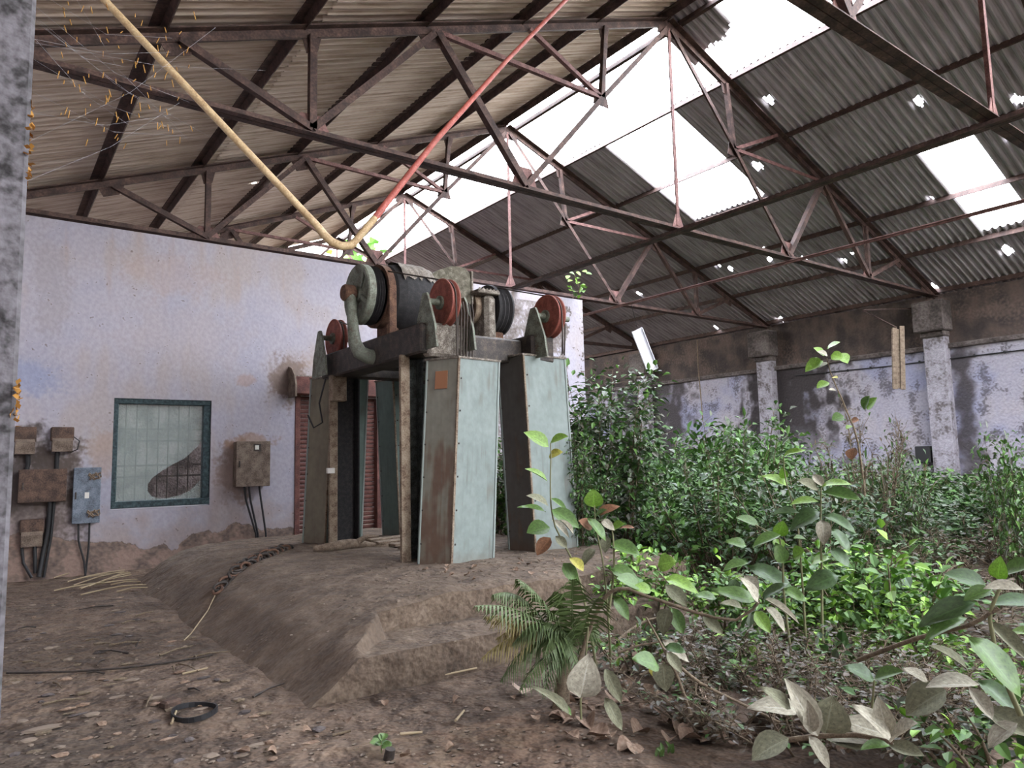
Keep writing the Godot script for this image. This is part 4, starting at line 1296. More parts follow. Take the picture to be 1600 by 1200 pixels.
# ---------------------------------------------------------------- things that hang
func build_hangings() -> void:
	var t := thing("hanging_conduit", "bent cream and red conduit hanging in a long V under the roof", "conduit", Vector3.ZERO)
	var b := MB.new()
	b.tube(PackedVector3Array([Vector3(0.42, 5.50, -6.3), Vector3(1.3, 4.74, -6.3), Vector3(2.3, 3.87, -6.3), Vector3(2.45, 3.74, -6.3), Vector3(2.53, 3.655, -6.3), Vector3(2.60, 3.60, -6.3), Vector3(2.70, 3.575, -6.3), Vector3(2.80, 3.60, -6.3), Vector3(2.86, 3.67, -6.3), Vector3(3.05, 3.92, -6.3)]), [0.03, 0.032, 0.034, 0.036, 0.04, 0.042, 0.042, 0.04, 0.037, 0.036], 10)
	obj("cream_length", b, M.conduit_cream, t)
	b = MB.new()
	b.tube(PackedVector3Array([Vector3(3.05, 3.92, -6.3), Vector3(3.755, 4.9, -6.3), Vector3(4.75, 6.15, -6.3), Vector3(5.9, 7.5, -6.3)]), [0.036, 0.032, 0.026, 0.026], 10)
	obj("red_length", b, M.conduit_red, t)
	# dangling light fittings
	var q := at(1007, 547, 17.6)
	t = thing("light_fitting", "white metal light trough dangling slantwise behind the tall shrub", "light fitting", q)
	t.basis = Basis(Vector3(0, 0, -1), 0.0) * Basis(Vector3.UP, -0.6) * Basis(Vector3(0, 0, 1), 0.33)
	b = MB.new()
	b.prism(PackedVector2Array([Vector2(-0.14, -0.54), Vector2(0.14, -0.54), Vector2(0.14, 0.55), Vector2(-0.14, 0.52)]), 0.0, 0.015)
	b.box(Vector3(-0.134, 0, 0.04), Vector3(0.012, 1.06, 0.08))
	b.box(Vector3(0.134, 0, 0.04), Vector3(0.012, 1.06, 0.08))
	obj("trough", b, M.fixture_white, t)
	b = MB.new()
	var up_end := t.basis.inverse() * (Vector3(12.55, 5.235, q.z) - q)
	b.tube(PackedVector3Array([Vector3(0.02, 0.53, 0), up_end]), [0.006], 5)
	obj("wire", b, M.cable_black, t)
	q = at(1405, 560, 17.6)
	t = thing("hanging_fitting", "tan wooden light batten hanging upright before the blue wall", "light fitting", q)
	t.basis = Basis(Vector3.UP, -0.7) * Basis(Vector3(0, 0, 1), -0.06)
	b = MB.new()
	b.box(Vector3(-0.09, 0, 0), Vector3(0.1, 1.35, 0.03), 0.006)
	b.box(Vector3(0.07, 0.02, 0), Vector3(0.1, 1.4, 0.03), 0.006)
	b.box(Vector3(-0.01, 0, -0.03), Vector3(0.26, 1.3, 0.02))
	obj("batten", b, M.bleached_wood, t)
	b = MB.new()
	b.tube(PackedVector3Array([Vector3(-0.05, 0.68, 0), Vector3(-0.75, 1.05, 0), (t.basis.inverse() * (Vector3(18.9, 5.1, q.z - 0.9) - q))]), [0.02], 6)
	obj("bracket_arm", b, M.brown_steel, t)
	b = MB.new()
	b.tube(PackedVector3Array([Vector3(18.78, 5.3, -14.95), Vector3(18.76, 4.4, -14.95), Vector3(18.8, 2.6, -14.9)]), [0.02], 6)
	tag(obj("drop_pipe", b, M.guide_tan), "thin pale pipe dropping down the dark part of the right wall", "pipe")
	# cobweb scraps and lichen on the door pier, sunlight painted into their orange
	var web := thing("cobweb", "sagging cobweb holding scraps coloured as sunlit orange beside the door pier", "cobweb", Vector3(0.1, 2.9, -3.1))
	b = MB.new()
	for k in 14:
		var a := Vector3(0.0, rng.randf_range(-0.35, 0.75), rng.randf_range(-0.1, 0.1))
		var e := Vector3(rng.randf_range(0.25, 0.95), rng.randf_range(-0.1, 0.6), rng.randf_range(-0.3, 0.2))
		var m := (a + e) * 0.5 - Vector3(0, rng.randf_range(0.03, 0.12), 0)
		b.tube(PackedVector3Array([a, m, e]), [0.0004], 3, false)
	stuff(obj("thread", b, M.fixture_white, web))
	b = MB.new()
	for k in 90:
		var a := Vector3(rng.randf_range(0.08, 0.55), rng.randf_range(-0.05, 0.5), rng.randf_range(-0.2, 0.15))
		var e := a + Vector3(rng.randf_range(-0.01, 0.01), rng.randf_range(-0.035, -0.01), 0)
		b.tube(PackedVector3Array([a, e]), [0.0019], 4)
	stuff(obj("scrap", b, M.sun_tinted_orange, web))
	for s in [[2.62, 0.16, "upper"], [1.72, 0.07, "lower"]]:
		b = MB.new()
		for k in 60:
			var a := Vector3(0.088 + rng.randf_range(-0.01, 0.012), s[0] + rng.randf_range(-s[1], s[1]), -2.8 - rng.randf_range(-0.03, 0.2))
			b.xf = Transform3D(Basis.from_euler(Vector3(rng.randf() * 6.0, rng.randf() * 6.0, 0)), a)
			b.flat(Vector3(-0.01, 0, 0), Vector3(0.01, 0, 0.003), Vector3(0, 0.013, 0))
			b.flat(Vector3(-0.01, 0, 0), Vector3(0.0, -0.011, 0.003), Vector3(0.01, 0, 0.003))
		stuff(tag(obj("sun_tinted_orange", b, M.sun_tinted_orange), "%s clump of lichen and web debris coloured as sunlit on the edge of the door pier" % s[2], "lichen", "lichen on the pier"))

# ---------------------------------------------------------------- plants
var leaf_meshes := []
var bushes := []

func leaf_shape(droop: float, fold: float, curl: float, round_: float) -> ArrayMesh:
	# one leaf, one metre long along x and one metre wide, drooping towards its tip
	var b := MB.new()
	b.use_uv = true
	b.sheet(6, 4, func(i, j):
		var u: float = i / 6.0
		var v: float = j / 2.0 - 1.0
		var w := pow(sin(PI * clampf(pow(u, round_), 0.0, 1.0)), 0.75) * 0.5 if i > 0 and i < 6 else 0.015
		return Vector3(u - 0.03 * droop * u, -droop * u * u + fold * absf(v) * w + curl * sin(u * 9.0 + v * 2.0) * 0.03, -v * w))
	return b.mesh()

func leaf(t: Node3D, a: Vector3, e: Vector3, wide: float, m: Material, kind := -1, turn := 0.0) -> void:
	var d := e - a
	var l := d.length()
	var x := d / l
	var look := (cam.position - a).normalized()
	var up := (Vector3.UP * 0.75 + look * 0.55)
	if absf(x.dot(up.normalized())) > 0.93:
		up = look
	var z := x.cross(up).normalized()
	var y := z.cross(x).normalized()
	var bs := Basis(x, y, z).rotated(x, turn)
	var o := mi("leaf", leaf_meshes[kind if kind >= 0 else rng.randi() % leaf_meshes.size()], m, t)
	o.transform = Transform3D(Basis(bs.x * l, bs.y * l, bs.z * l * minf(wide * 1.4, 1.05)), a - t.position)

func branch(t: Node3D, pts: Array, r0: float, r1: float, m: Material, called := "stem") -> void:
	var c := Curve3D.new()
	for i in pts.size():
		var q: Vector3 = pts[i] - t.position
		var h := Vector3.ZERO
		if i > 0 and i < pts.size() - 1:
			h = (pts[i + 1] - pts[i - 1]) * 0.22
		c.add_point(q, -h, h)
	var n := 4 * (pts.size() - 1)
	var p := PackedVector3Array()
	var r := []
	for i in n + 1:
		p.append(c.sample_baked(c.get_baked_length() * i / n))
		r.append(lerpf(r0, r1, float(i) / n))
	var b := MB.new()
	b.tube(p, r, 6)
	obj(called, b, m, t)

# a shrub: leaning stems with side twigs, all its small leaves in one mesh
func shrub_meshes(sd: int, h: float, spread: float, stems: int, per: int, size: float, tones: Array, dry := 0.0) -> Array:
	var g := RandomNumberGenerator.new()
	g.seed = sd
	var st := MB.new()
	var lf := MB.new()
	lf.use_col = true
	for s in stems:
		var a := g.randf() * TAU
		var reach := spread * sqrt(g.randf())
		var top := h * g.randf_range(0.55, 1.0) * (1.0 - 0.3 * reach / spread)
		var base := Vector3(cos(a), 0, sin(a)) * reach * 0.35
		var tip := Vector3(cos(a), 0, sin(a)) * reach + Vector3(0, top, 0)
		var mid := base.lerp(tip, 0.5) + Vector3(g.randf_range(-0.1, 0.1), top * 0.12, g.randf_range(-0.1, 0.1))
		var p := PackedVector3Array()
		for i in 7:
			var k := i / 6.0
			p.append(base.lerp(mid, k).lerp(mid.lerp(tip, k), k))
		st.tube(p, [0.012, 0.011, 0.01, 0.008, 0.007, 0.005, 0.003], 4, false)
		for i in per:
			var k := pow(g.randf(), 0.7) * 0.88 + 0.12
			var q := p[int(k * 5.99)].lerp(p[mini(int(k * 5.99) + 1, 6)], fmod(k * 5.99, 1.0))
			var out := Vector3(g.randf_range(-1, 1), g.randf_range(-0.25, 0.8), g.randf_range(-1, 1)).normalized()
			var tw := g.randf_range(0.03, 0.26) * (0.6 + h * 0.25)
			var at_ := q + out * tw
			if g.randf() < 0.12 + dry:
				st.tube(PackedVector3Array([q, q.lerp(at_, 0.5) + Vector3(0, 0.02, 0), at_]), [0.004, 0.003, 0.002], 3, false)
			if g.randf() < dry:
				continue
			var d := (out + Vector3(g.randf_range(-0.6, 0.6), g.randf_range(-0.7, 0.25), g.randf_range(-0.6, 0.6))).normalized()
			var side := d.cross(Vector3(g.randf_range(-0.5, 0.5), 1, g.randf_range(-0.5, 0.5))).normalized()
			var nm := side.cross(d).normalized()
			var l := size * g.randf_range(0.6, 1.35)
			var w := l * g.randf_range(0.24, 0.34)
			var c: Color = tones[g.randi() % tones.size()]
			lf.col = c * g.randf_range(0.75, 1.25)
			var B := at_
			var T := at_ + d * l - nm * l * 0.15
			var m1 := at_ + d * l * 0.35
			var m2 := at_ + d * l * 0.7 - nm * l * 0.05
			for sg in [-1.0, 1.0]:
				var e1: Vector3 = m1 + side * w * sg + nm * w * 0.35
				var e2: Vector3 = m2 + side * w * 0.75 * sg + nm * w * 0.2
				var n1: Vector3 = (nm - side * sg * 0.35).normalized()
				lf.tri2(B, e1, m1, n1, n1, n1)
				lf.tri2(m1, e1, e2, n1, n1, n1)
				lf.tri2(m1, e2, m2, n1, n1, n1)
				lf.tri2(m2, e2, T, n1, n1, n1)
	return [st.mesh(), lf.mesh()]

func shrub(called: String, ms: Array, label: String, cat: String, at_: Vector3, sc: Vector3, group := "", stem_m = null) -> Node3D:
	var t := thing(called, label, cat, at_, group)
	t.rotation.y = rng.randf() * TAU
	t.scale = sc
	mi("stems", ms[0], stem_m if stem_m != null else M.bark, t)
	stuff(mi("foliage", ms[1], M.bush_leaf, t))
	return t

func frond(t: Node3D, a: Vector3, e: Vector3, rise: float, m: Material, sd: int) -> void:
	var g := RandomNumberGenerator.new()
	g.seed = sd
	var b := MB.new()
	var mid := (a + e) * 0.5 + Vector3(0, rise, 0)
	var p := PackedVector3Array()
	var n := 26
	for i in n + 1:
		var k := float(i) / n
		p.append(a.lerp(mid, k).lerp(mid.lerp(e, k), k) - t.position)
	b.tube(p, [0.006, 0.005, 0.003], 5, false)
	for i in range(3, n):
		var d := (p[i + 1] - p[i]).normalized()
		var side := d.cross(Vector3.UP).normalized()
		var l := 0.17 * sin(PI * clampf(0.12 + 0.84 * i / n, 0, 1)) * g.randf_range(0.8, 1.15)
		for sg in [-1.0, 1.0]:
			var o: Vector3 = (side * sg * 0.8 + d * 0.55 + Vector3(0, -0.35 - g.randf() * 0.4, 0)).normalized()
			var w := d * 0.008
			var q := p[i]
			var h: Vector3 = q + o * l * 0.55 + Vector3(0, 0.01, 0)
			var tip: Vector3 = q + o * l + Vector3(0, -l * 0.25, 0)
			b.quad(q - w, q + w, h + w * 0.8, h - w * 0.8, Vector3.UP)
			b.flat(h - w * 0.8, h + w * 0.8, tip, Vector3.UP)
	obj("frond", b, m, t)

func leaf_list(t: Node3D, d: float, list: Array) -> void:
	# each: base x, y, tip x, y in the frame, width, kind of leaf, and how much nearer the tip comes
	for q in list:
		var dd: float = d + rng.randf_range(-0.12, 0.12)
		leaf(t, at(q[0], q[1], dd), at(q[2], q[3], dd - (q[6] if q.size() > 6 else 0.05)), q[4], M[q[5]], -1, rng.randf_range(-0.35, 0.35))

func build_plants() -> void:
	leaf_meshes = [leaf_shape(0.12, 0.25, 0.0, 0.85), leaf_shape(0.22, 0.15, 0.6, 0.8), leaf_shape(0.05, 0.35, 0.3, 0.95), leaf_shape(0.3, 0.2, 0.4, 0.75)]
	var dk := Color(0.034, 0.075, 0.022)
	var md := Color(0.065, 0.145, 0.034)
	var lt := Color(0.105, 0.22, 0.045)
	var gr := Color(0.13, 0.15, 0.11)
	var lime := Color(0.23, 0.42, 0.06)
	var br := Color(0.085, 0.062, 0.04)
	for i in 5:
		bushes.append(shrub_meshes(500 + i, [1.7, 1.5, 1.9, 1.4, 1.7][i], [0.8, 0.95, 0.7, 0.9, 0.85][i], 16, [110, 90, 85, 120, 80][i], [0.075, 0.09, 0.1, 0.07, 0.12][i], [[dk, dk, md, dk, gr], [md, lt, md, dk], [lt, md, lt, md, gr], [gr, md, dk, gr, lt], [md, lt, dk, md]][i]))
	for i in 2:
		bushes.append(shrub_meshes(520 + i, 0.85, 0.55, 11, 60, 0.085, [lt, lime, lt, md, lime]))
	for i in 2:
		bushes.append(shrub_meshes(530 + i, 1.3, 0.9, 18, 60, 0.055, [br, br, Color(0.075, 0.06, 0.045), Color(0.09, 0.085, 0.06), md], 0.5))
	bushes.append(shrub_meshes(541, 3.2, 0.75, 22, 210, 0.1, [dk, md, md, lt, gr, dk, Color(0.17, 0.17, 0.14)]))
	bushes.append(shrub_meshes(551, 0.4, 0.4, 12, 24, 0.07, [md, lt, gr, lime, dk]))
	# --- the thicket
	var n := 0
	var spots := []
	for gx in 12:
		for gz in 11:
			var x := 3.6 + gx * 1.05 + rng.randf_range(-0.35, 0.35)
			var z := -1.2 - gz * 1.05 + rng.randf_range(-0.35, 0.35)
			var d := Vector2(x, z).length()
			if x < 6.7 and z < -4.3:
				continue
			if d < 5.9 or x > 15.5 or absf(atan2(x, -z) - 1.05) > 0.5:
				continue
			if z < -10.9 and x < 12.3:
				continue
			spots.append([x, z, d])
	for s in spots:
		var ang := atan2(s[0], -s[1])
		var right := smooth(1.04, 1.14, ang) * smooth(13.0, 9.0, s[2])
		var ms: Array = bushes[7 + n % 2] if rng.randf() < right * 0.85 else bushes[n % 5]
		var hgt := lerpf(0.42, 1.2, smooth(5.6, 8.8, s[2])) * rng.randf_range(0.68, 1.3)
		hgt *= lerpf(1.0, 0.6, smooth(0.95, 1.1, ang))
		var dry: bool = ms == bushes[7] or ms == bushes[8]
		var look: String = ["dark green", "mid green", "pale bright green", "dusty grey-green", "large-leaved green"][n % 5]
		var depth: String = "in the thicket's front row" if s[2] < 7.2 else ("mid-thicket" if s[2] < 10.5 else "at the back of the thicket")
		var beside: String = ["by the hoist", "below the tall shrub", "left of the heart-leaved sapling", "below the heart-leaved sapling", "towards the right edge"][clampi(int((ang - 0.6) / 0.16), 0, 4)]
		shrub("dry_shrub" if dry else "green_shrub", ms, ("brown half-dead twiggy shrub %s" if dry else look + " shrub %s") % (depth + " " + beside), "shrub", Vector3(s[0], 0.0, s[1]), Vector3(1.0, hgt, 1.0) * 1.0, "dry thicket shrubs" if dry else "thicket shrubs")
		n += 1
	var lime_at := {1330: "just right of the broad-leaved bush", 1375: "rightmost of the tall lime weeds", 1290: "at the foot of the broad-leaved bush", 1400: "lowest, right of the other lime weeds", 1210: "left of the broad-leaved bush", 1120: "behind the arching brown branch", 1010: "right of the plant with the glowing leaf", 1560: "behind the big-leaved plant at the right edge"}
	for q in [[1330, 850, 6.4, 1.0], [1375, 845, 6.0, 1.1], [1290, 880, 5.9, 0.8], [1400, 900, 5.6, 0.7], [1210, 890, 5.9, 0.75], [1120, 880, 6.3, 0.8], [1010, 830, 6.8, 0.9], [1560, 890, 5.0, 0.45]]:
		var p := at(q[0], q[1], q[2])
		shrub("lime_weed", bushes[5 + n % 2], "bright lime-green weed " + lime_at[q[0]], "weed", Vector3(p.x, 0, p.z), Vector3.ONE * q[3], "lime weeds")
		n += 1
	var twigs_at := {990: "beside the plant with the glowing leaf", 1060: "under the arching brown branch", 1135: "under the right end of the arching branch", 1225: "at the foot of the broad-leaved bush", 1310: "between the broad-leaved bush and the right edge plant", 1390: "left of the right edge plant's branch", 1450: "under the branch of the right edge plant", 1120: "right of the drooping plant", 1545: "at the foot of the right edge plant", 1250: "behind the dust-grey plant", 1180: "right of the arching brown branch", 1345: "behind the small two-leaved sapling"}
	for q in [[990, 940, 5.3, 0], [1060, 945, 5.0, 1], [1135, 950, 4.9, 0], [1225, 955, 4.8, 1], [1310, 965, 4.7, 0], [1390, 985, 4.4, 1], [1450, 1010, 4.2, 1], [1120, 1000, 4.3, 1], [1545, 1000, 3.9, 0], [1250, 1010, 4.1, 1], [1180, 960, 4.6, 1], [1345, 955, 4.9, 1]]:
		var p := at(q[0], q[1], q[2])
		if q[3]:
			shrub("twig_tangle", bushes[7 + n % 2], "low tangle of dry twigs " + twigs_at[q[0]], "twigs", Vector3(p.x, 0, p.z), Vector3(0.7, 0.4, 0.7), "twig tangles")
			n += 1
		else:
			shrub("low_weed", bushes[10], "low leafy weed " + twigs_at[q[0]], "weed", Vector3(p.x, 0, p.z), Vector3.ONE * rng.randf_range(0.8, 1.2), "low weeds")
	# tall ones that stand out
	var tall := at(952, 700, 9.6)
	shrub("tall_shrub", bushes[9], "tall dense shrub beside the end of the whitewashed wall", "shrub", Vector3(tall.x, 0, tall.z), Vector3(0.95, 1.06, 0.95))
	tall = at(905, 700, 8.9)
	shrub("slim_shrub", bushes[9], "dark slim shrub just behind the right front leg of the hoist", "shrub", Vector3(tall.x, 0, tall.z), Vector3(0.5, 0.72, 0.5))
	tall = at(788, 700, 11.0)
	shrub("gap_shrub", bushes[2], "green shrub seen between the two front legs of the hoist", "shrub", Vector3(tall.x, 0, tall.z), Vector3(0.9, 1.15, 0.9))
	tall = at(1345, 700, 9.4)
	shrub("browning_shrub", bushes[8], "browning upright shrub below the heart-leaved sapling", "shrub", Vector3(tall.x, 0, tall.z), Vector3(0.7, 1.75, 0.7))
	tall = at(1392, 700, 9.8)
	shrub("open_shrub", bushes[3], "open dusty shrub left of the black socket box", "shrub", Vector3(tall.x, 0, tall.z), Vector3(0.55, 1.35, 0.55))
	tall = at(1582, 700, 8.6)
	shrub("edge_shrub", bushes[2], "slender pale shrub at the right edge before the blue wall", "shrub", Vector3(tall.x, 0, tall.z), Vector3(0.42, 1.15, 0.42))
	for q in [[5.6, -11.7, 0.8], [4.6, -11.75, 0.6], [6.2, -11.65, 0.9]]:
		shrub("shutter_weed", bushes[10], "small weed sprouting at the foot of the roller shutter", "weed", Vector3(q[0], 0.0, q[1]), Vector3.ONE * q[2], "weeds at the shutter")
	# creeper tip on the end of the wall
	var c := thing("creeper_sprig", "leafy creeper sprig rising over the top end of the wall", "creeper", Vector3(11.0, 5.2, -12.3))
	branch(c, [Vector3(11.0, 5.19, -12.3), Vector3(10.97, 5.35, -12.2), at(905, 452, 16.0), at(897, 428, 16.0)], 0.012, 0.004, M.bark)
	for k in 22:
		var a := at(900 + rng.randf_range(-14, 16), 442 + rng.randf_range(-20, 20), 16.0 + rng.randf_range(-0.2, 0.2))
		leaf(c, a, a + Vector3(rng.randf_range(-0.14, 0.14), rng.randf_range(-0.1, 0.05), rng.randf_range(-0.1, 0.1)).normalized() * 0.14, 0.6, M.leaf_lime if k % 3 else M.leaf_green)
	# --- saplings and large-leaved plants
	var d := 5.0
	var t := thing("large_leaved_sapling", "slender sapling with bright leaves standing before the right front leg", "plant", at(935, 1062, d))
	branch(t, [at(935, 1066, d), at(905, 905, d), at(868, 825, d), at(860, 770, d), at(861, 712, d), at(860, 692, d)], 0.01, 0.004, M.stem_green)
	leaf_list(t, d, [[857, 698, 821, 673, 0.42, "leaf_lime"], [860, 692, 886, 679, 0.62, "leaf_lime"], [858, 714, 875, 702, 0.8, "leaf_yellow"], [855, 752, 823, 729, 0.34, "leaf_lime"], [857, 791, 825, 771, 0.5, "leaf_dusty"], [853, 800, 812, 784, 0.3, "leaf_green"], [859, 824, 823, 829, 0.75, "leaf_green"],
		[860, 779, 887, 796, 0.3, "leaf_green"], [862, 797, 906, 822, 0.38, "leaf_green"], [862, 812, 891, 838, 0.24, "leaf_grey"], [874, 812, 897, 834, 0.24, "leaf_grey"], [860, 840, 838, 866, 0.5, "leaf_brown"], [868, 838, 886, 856, 0.4, "leaf_dusty"], [890, 872, 912, 892, 0.5, "leaf_yellow"], [880, 880, 905, 912, 0.4, "leaf_green"]])
	t = thing("large_leaved_plant", "leafy plant with one glowing lime leaf standing up, right of the sapling", "plant", at(955, 1040, 5.1))
	d = 5.1
	branch(t, [at(955, 1043, d), at(945, 900, d), at(930, 820, d), at(929, 790, d)], 0.01, 0.004, M.stem_green)
	branch(t, [at(950, 960, d), at(960, 880, d), at(955, 820, d)], 0.012, 0.005, M.stem_green)
	leaf_list(t, d, [[929, 793, 926, 766, 0.8, "leaf_lime"], [934, 804, 963, 786, 0.36, "leaf_brown"], [930, 808, 948, 796, 0.4, "leaf_green"], [925, 826, 906, 812, 0.6, "leaf_brown"], [918, 810, 951, 840, 0.34, "leaf_green"], [940, 812, 960, 826, 0.4, "leaf_grey"], [955, 828, 975, 818, 0.6, "leaf_lime"], [968, 826, 990, 820, 0.4, "leaf_brown"],
		[953, 850, 1000, 866, 0.4, "leaf_green"], [948, 838, 944, 862, 0.5, "leaf_dusty"], [930, 858, 905, 880, 0.4, "leaf_dusty"], [955, 890, 1000, 900, 0.45, "leaf_green"]])
	t = thing("large_leaved_plant", "broad-leaved bush with dark and lime leaves, one tinted as sunlit, in the middle of the thicket front", "plant", at(1285, 1010, 5.0))
	d = 5.0
	branch(t, [at(1285, 1055, d), at(1284, 900, d), at(1282, 820, d), at(1283, 762, d)], 0.011, 0.005, M.stem_green)
	branch(t, [at(1262, 1056, d), at(1250, 860, d), at(1238, 785, d), at(1226, 745, d), at(1224, 712, d)], 0.01, 0.004, M.stem_green)
	branch(t, [at(1240, 1056, d), at(1225, 930, d), at(1218, 840, d), at(1180, 820, d)], 0.012, 0.005, M.stem_green)
	leaf_list(t, d, [[1284, 761, 1325, 746, 0.46, "leaf_lime"], [1286, 769, 1346, 780, 0.26, "leaf_green"], [1278, 766, 1247, 750, 0.42, "leaf_dusty"], [1279, 784, 1235, 784, 0.4, "leaf_lime"], [1281, 800, 1231, 818, 0.5, "leaf_dark"], [1288, 806, 1340, 822, 0.36, "leaf_dark"], [1284, 812, 1290, 850, 0.45, "leaf_grey"], [1298, 826, 1333, 858, 0.4, "leaf_dark"],  # sun on the leftward lime leaf is put into its colour
		[1230, 759, 1196, 736, 0.42, "leaf_lime"], [1225, 713, 1253, 697, 0.4, "leaf_lime"], [1226, 748, 1222, 733, 0.5, "leaf_lime"], [1270, 742, 1288, 760, 0.4, "leaf_grey"], [1220, 836, 1175, 850, 0.42, "leaf_green"], [1166, 853, 1137, 841, 0.42, "leaf_green"], [1216, 838, 1224, 815, 0.6, "leaf_lime"], [1212, 842, 1222, 858, 0.7, "leaf_lime"], [1186, 822, 1152, 806, 0.4, "leaf_green"],
		[1240, 872, 1256, 858, 0.8, "leaf_lime"], [1268, 880, 1290, 867, 0.7, "leaf_lime"], [1170, 886, 1242, 910, 0.34, "leaf_dark"], [1310, 900, 1256, 914, 0.5, "leaf_dark"], [1298, 858, 1330, 880, 0.5, "leaf_dark"], [1262, 845, 1240, 840, 0.5, "leaf_green"], [1250, 802, 1205, 803, 0.3, "leaf_dark"], [1225, 880, 1215, 850, 0.5, "leaf_green"], [1170, 880, 1130, 890, 0.4, "leaf_green"], [1163, 900, 1185, 925, 0.5, "leaf_grey"], [1150, 905, 1143, 930, 0.5, "leaf_dark"]])
	t = thing("trailing_branch_plant", "arching brown branch with hanging green and grey leaves before the thicket", "plant", at(940, 930, 4.5))
	d = 4.4
	branch(t, [at(905, 1035, d), at(950, 926, d), at(1005, 930, d), at(1080, 955, d), at(1150, 969, d), at(1180, 950, d), at(1186, 940, d)], 0.014, 0.008, M.bark, "branch")
	branch(t, [at(965, 1020, d), at(1000, 1008, d), at(1030, 1003, d)], 0.008, 0.005, M.bark, "branch")
	leaf_list(t, d, [[1185, 942, 1164, 899, 0.36, "leaf_grey"], [1180, 940, 1116, 914, 0.3, "leaf_green"], [1190, 934, 1252, 970, 0.16, "leaf_grey"], [1180, 955, 1204, 988, 0.42, "leaf_lime"], [1196, 948, 1233, 980, 0.34, "leaf_grey"], [1160, 950, 1130, 935, 0.4, "leaf_dusty"], [1000, 918, 966, 900, 0.7, "leaf_green"], [1018, 922, 990, 915, 0.5, "leaf_lime"], [1040, 905, 1092, 915, 0.4, "leaf_lime"], [1040, 915, 1075, 945, 0.4, "leaf_dusty"],
		[1028, 884, 1053, 874, 0.95, "leaf_lime"], [1045, 950, 1030, 990, 0.5, "leaf_dusty"], [1050, 950, 1068, 990, 0.4, "leaf_green"], [1190, 938, 1225, 905, 0.35, "leaf_dark"], [960, 935, 985, 965, 0.4, "leaf_green"], [1120, 935, 1085, 925, 0.4, "leaf_green"], [1098, 962, 1130, 990, 0.35, "leaf_dusty"], [1225, 920, 1260, 935, 0.4, "leaf_green"]])
	t = thing("drooping_plant", "drooping plant with a round green leaf and hanging brown-grey leaves over the litter", "plant", at(1030, 1110, 3.9))
	d = 3.9
	branch(t, [at(1080, 1118, d), at(1060, 1060, d), at(1035, 1010, d), at(1010, 965, d)], 0.01, 0.005, M.bark)
	branch(t, [at(1042, 1025, d), at(1090, 1065, d), at(1160, 1100, d), at(1220, 1130, d)], 0.009, 0.007, M.bark)
	leaf_list(t, d, [[1030, 1042, 993, 1022, 0.9, "leaf_green"], [1036, 1036, 1038, 1080, 0.62, "leaf_dusty"], [1035, 1000, 1078, 1030, 0.26, "leaf_grey"], [1042, 1020, 1066, 1050, 0.36, "leaf_dusty"], [1022, 1040, 1020, 1055, 0.6, "leaf_yellow"], [945, 1045, 972, 1098, 0.3, "leaf_dusty"], [1040, 1010, 1070, 1015, 0.4, "leaf_dark"]])
	t = thing("standing_grey_leaf", "single large upright dusty grey leaf on a thin stalk by the palm", "plant", at(908, 1122, 3.75))
	d = 3.75
	branch(t, [at(908, 1124, d), at(907, 1090, d), at(915, 1030, d), at(919, 980, d)], 0.006, 0.004, M.stem_green)
	leaf_list(t, d, [[907, 1090, 921, 1031, 0.6, "leaf_grey"], [890, 1117, 841, 1064, 0.16, "leaf_dusty"], [893, 1117, 872, 1100, 0.3, "leaf_green"], [945, 1090, 975, 1140, 0.3, "leaf_dusty"]])
	t = thing("dusty_grey_plant", "sprawling plant with large dust-grey leaves lying on the bare earth at bottom right", "plant", at(1280, 1165, 3.0))
	d = 3.0
	branch(t, [at(1232, 1156, d), at(1280, 1150, d), at(1340, 1148, d), at(1395, 1160, d)], 0.01, 0.008, M.bark)
	leaf_list(t, d, [[1278, 1150, 1233, 1062, 0.3, "leaf_grey"], [1266, 1146, 1262, 1095, 0.3, "leaf_grey"], [1264, 1150, 1301, 1199, 0.34, "leaf_grey"], [1290, 1146, 1302, 1096, 0.85, "leaf_dusty"], [1232, 1153, 1172, 1182, 0.62, "leaf_dusty"], [1285, 1148, 1352, 1170, 0.4, "leaf_dusty"], [1390, 1152, 1318, 1120, 0.42, "leaf_grey"], [1394, 1156, 1345, 1096, 0.4, "leaf_grey"], [1388, 1150, 1372, 1092, 0.36, "leaf_grey"],
		[1391, 1160, 1432, 1128, 0.5, "leaf_grey"], [1390, 1165, 1444, 1180, 0.34, "leaf_dusty"], [1392, 1166, 1344, 1170, 0.3, "leaf_green"], [1248, 1112, 1174, 1090, 0.4, "leaf_grey"], [1236, 1108, 1196, 1070, 0.3, "leaf_dusty"], [1290, 1150, 1385, 1140, 0.36, "leaf_grey"]])
	t = thing("small_sapling", "small two-leaved green sapling above the grey plant", "plant", at(1364, 1110, 3.5))
	d = 3.5
	branch(t, [at(1362, 1112, d), at(1366, 1062, d)], 0.006, 0.004, M.stem_green)
	leaf_list(t, d, [[1366, 1062, 1324, 1036, 0.42, "leaf_dark"], [1367, 1061, 1408, 1045, 0.42, "leaf_green"]])
	t = thing("large_leaved_plant", "big-leaved plant at the right edge, green above and dust-grey below", "plant", at(1570, 1150, 3.3))
	d = 3.4
	branch(t, [at(1595, 1118, d), at(1560, 1040, d), at(1545, 960, d), at(1570, 900, d)], 0.012, 0.006, M.stem_green)
	branch(t, [at(1340, 1032, d + 0.5), at(1440, 995, d + 0.2), at(1520, 976, d), at(1560, 950, d)], 0.011, 0.008, M.bark, "branch")
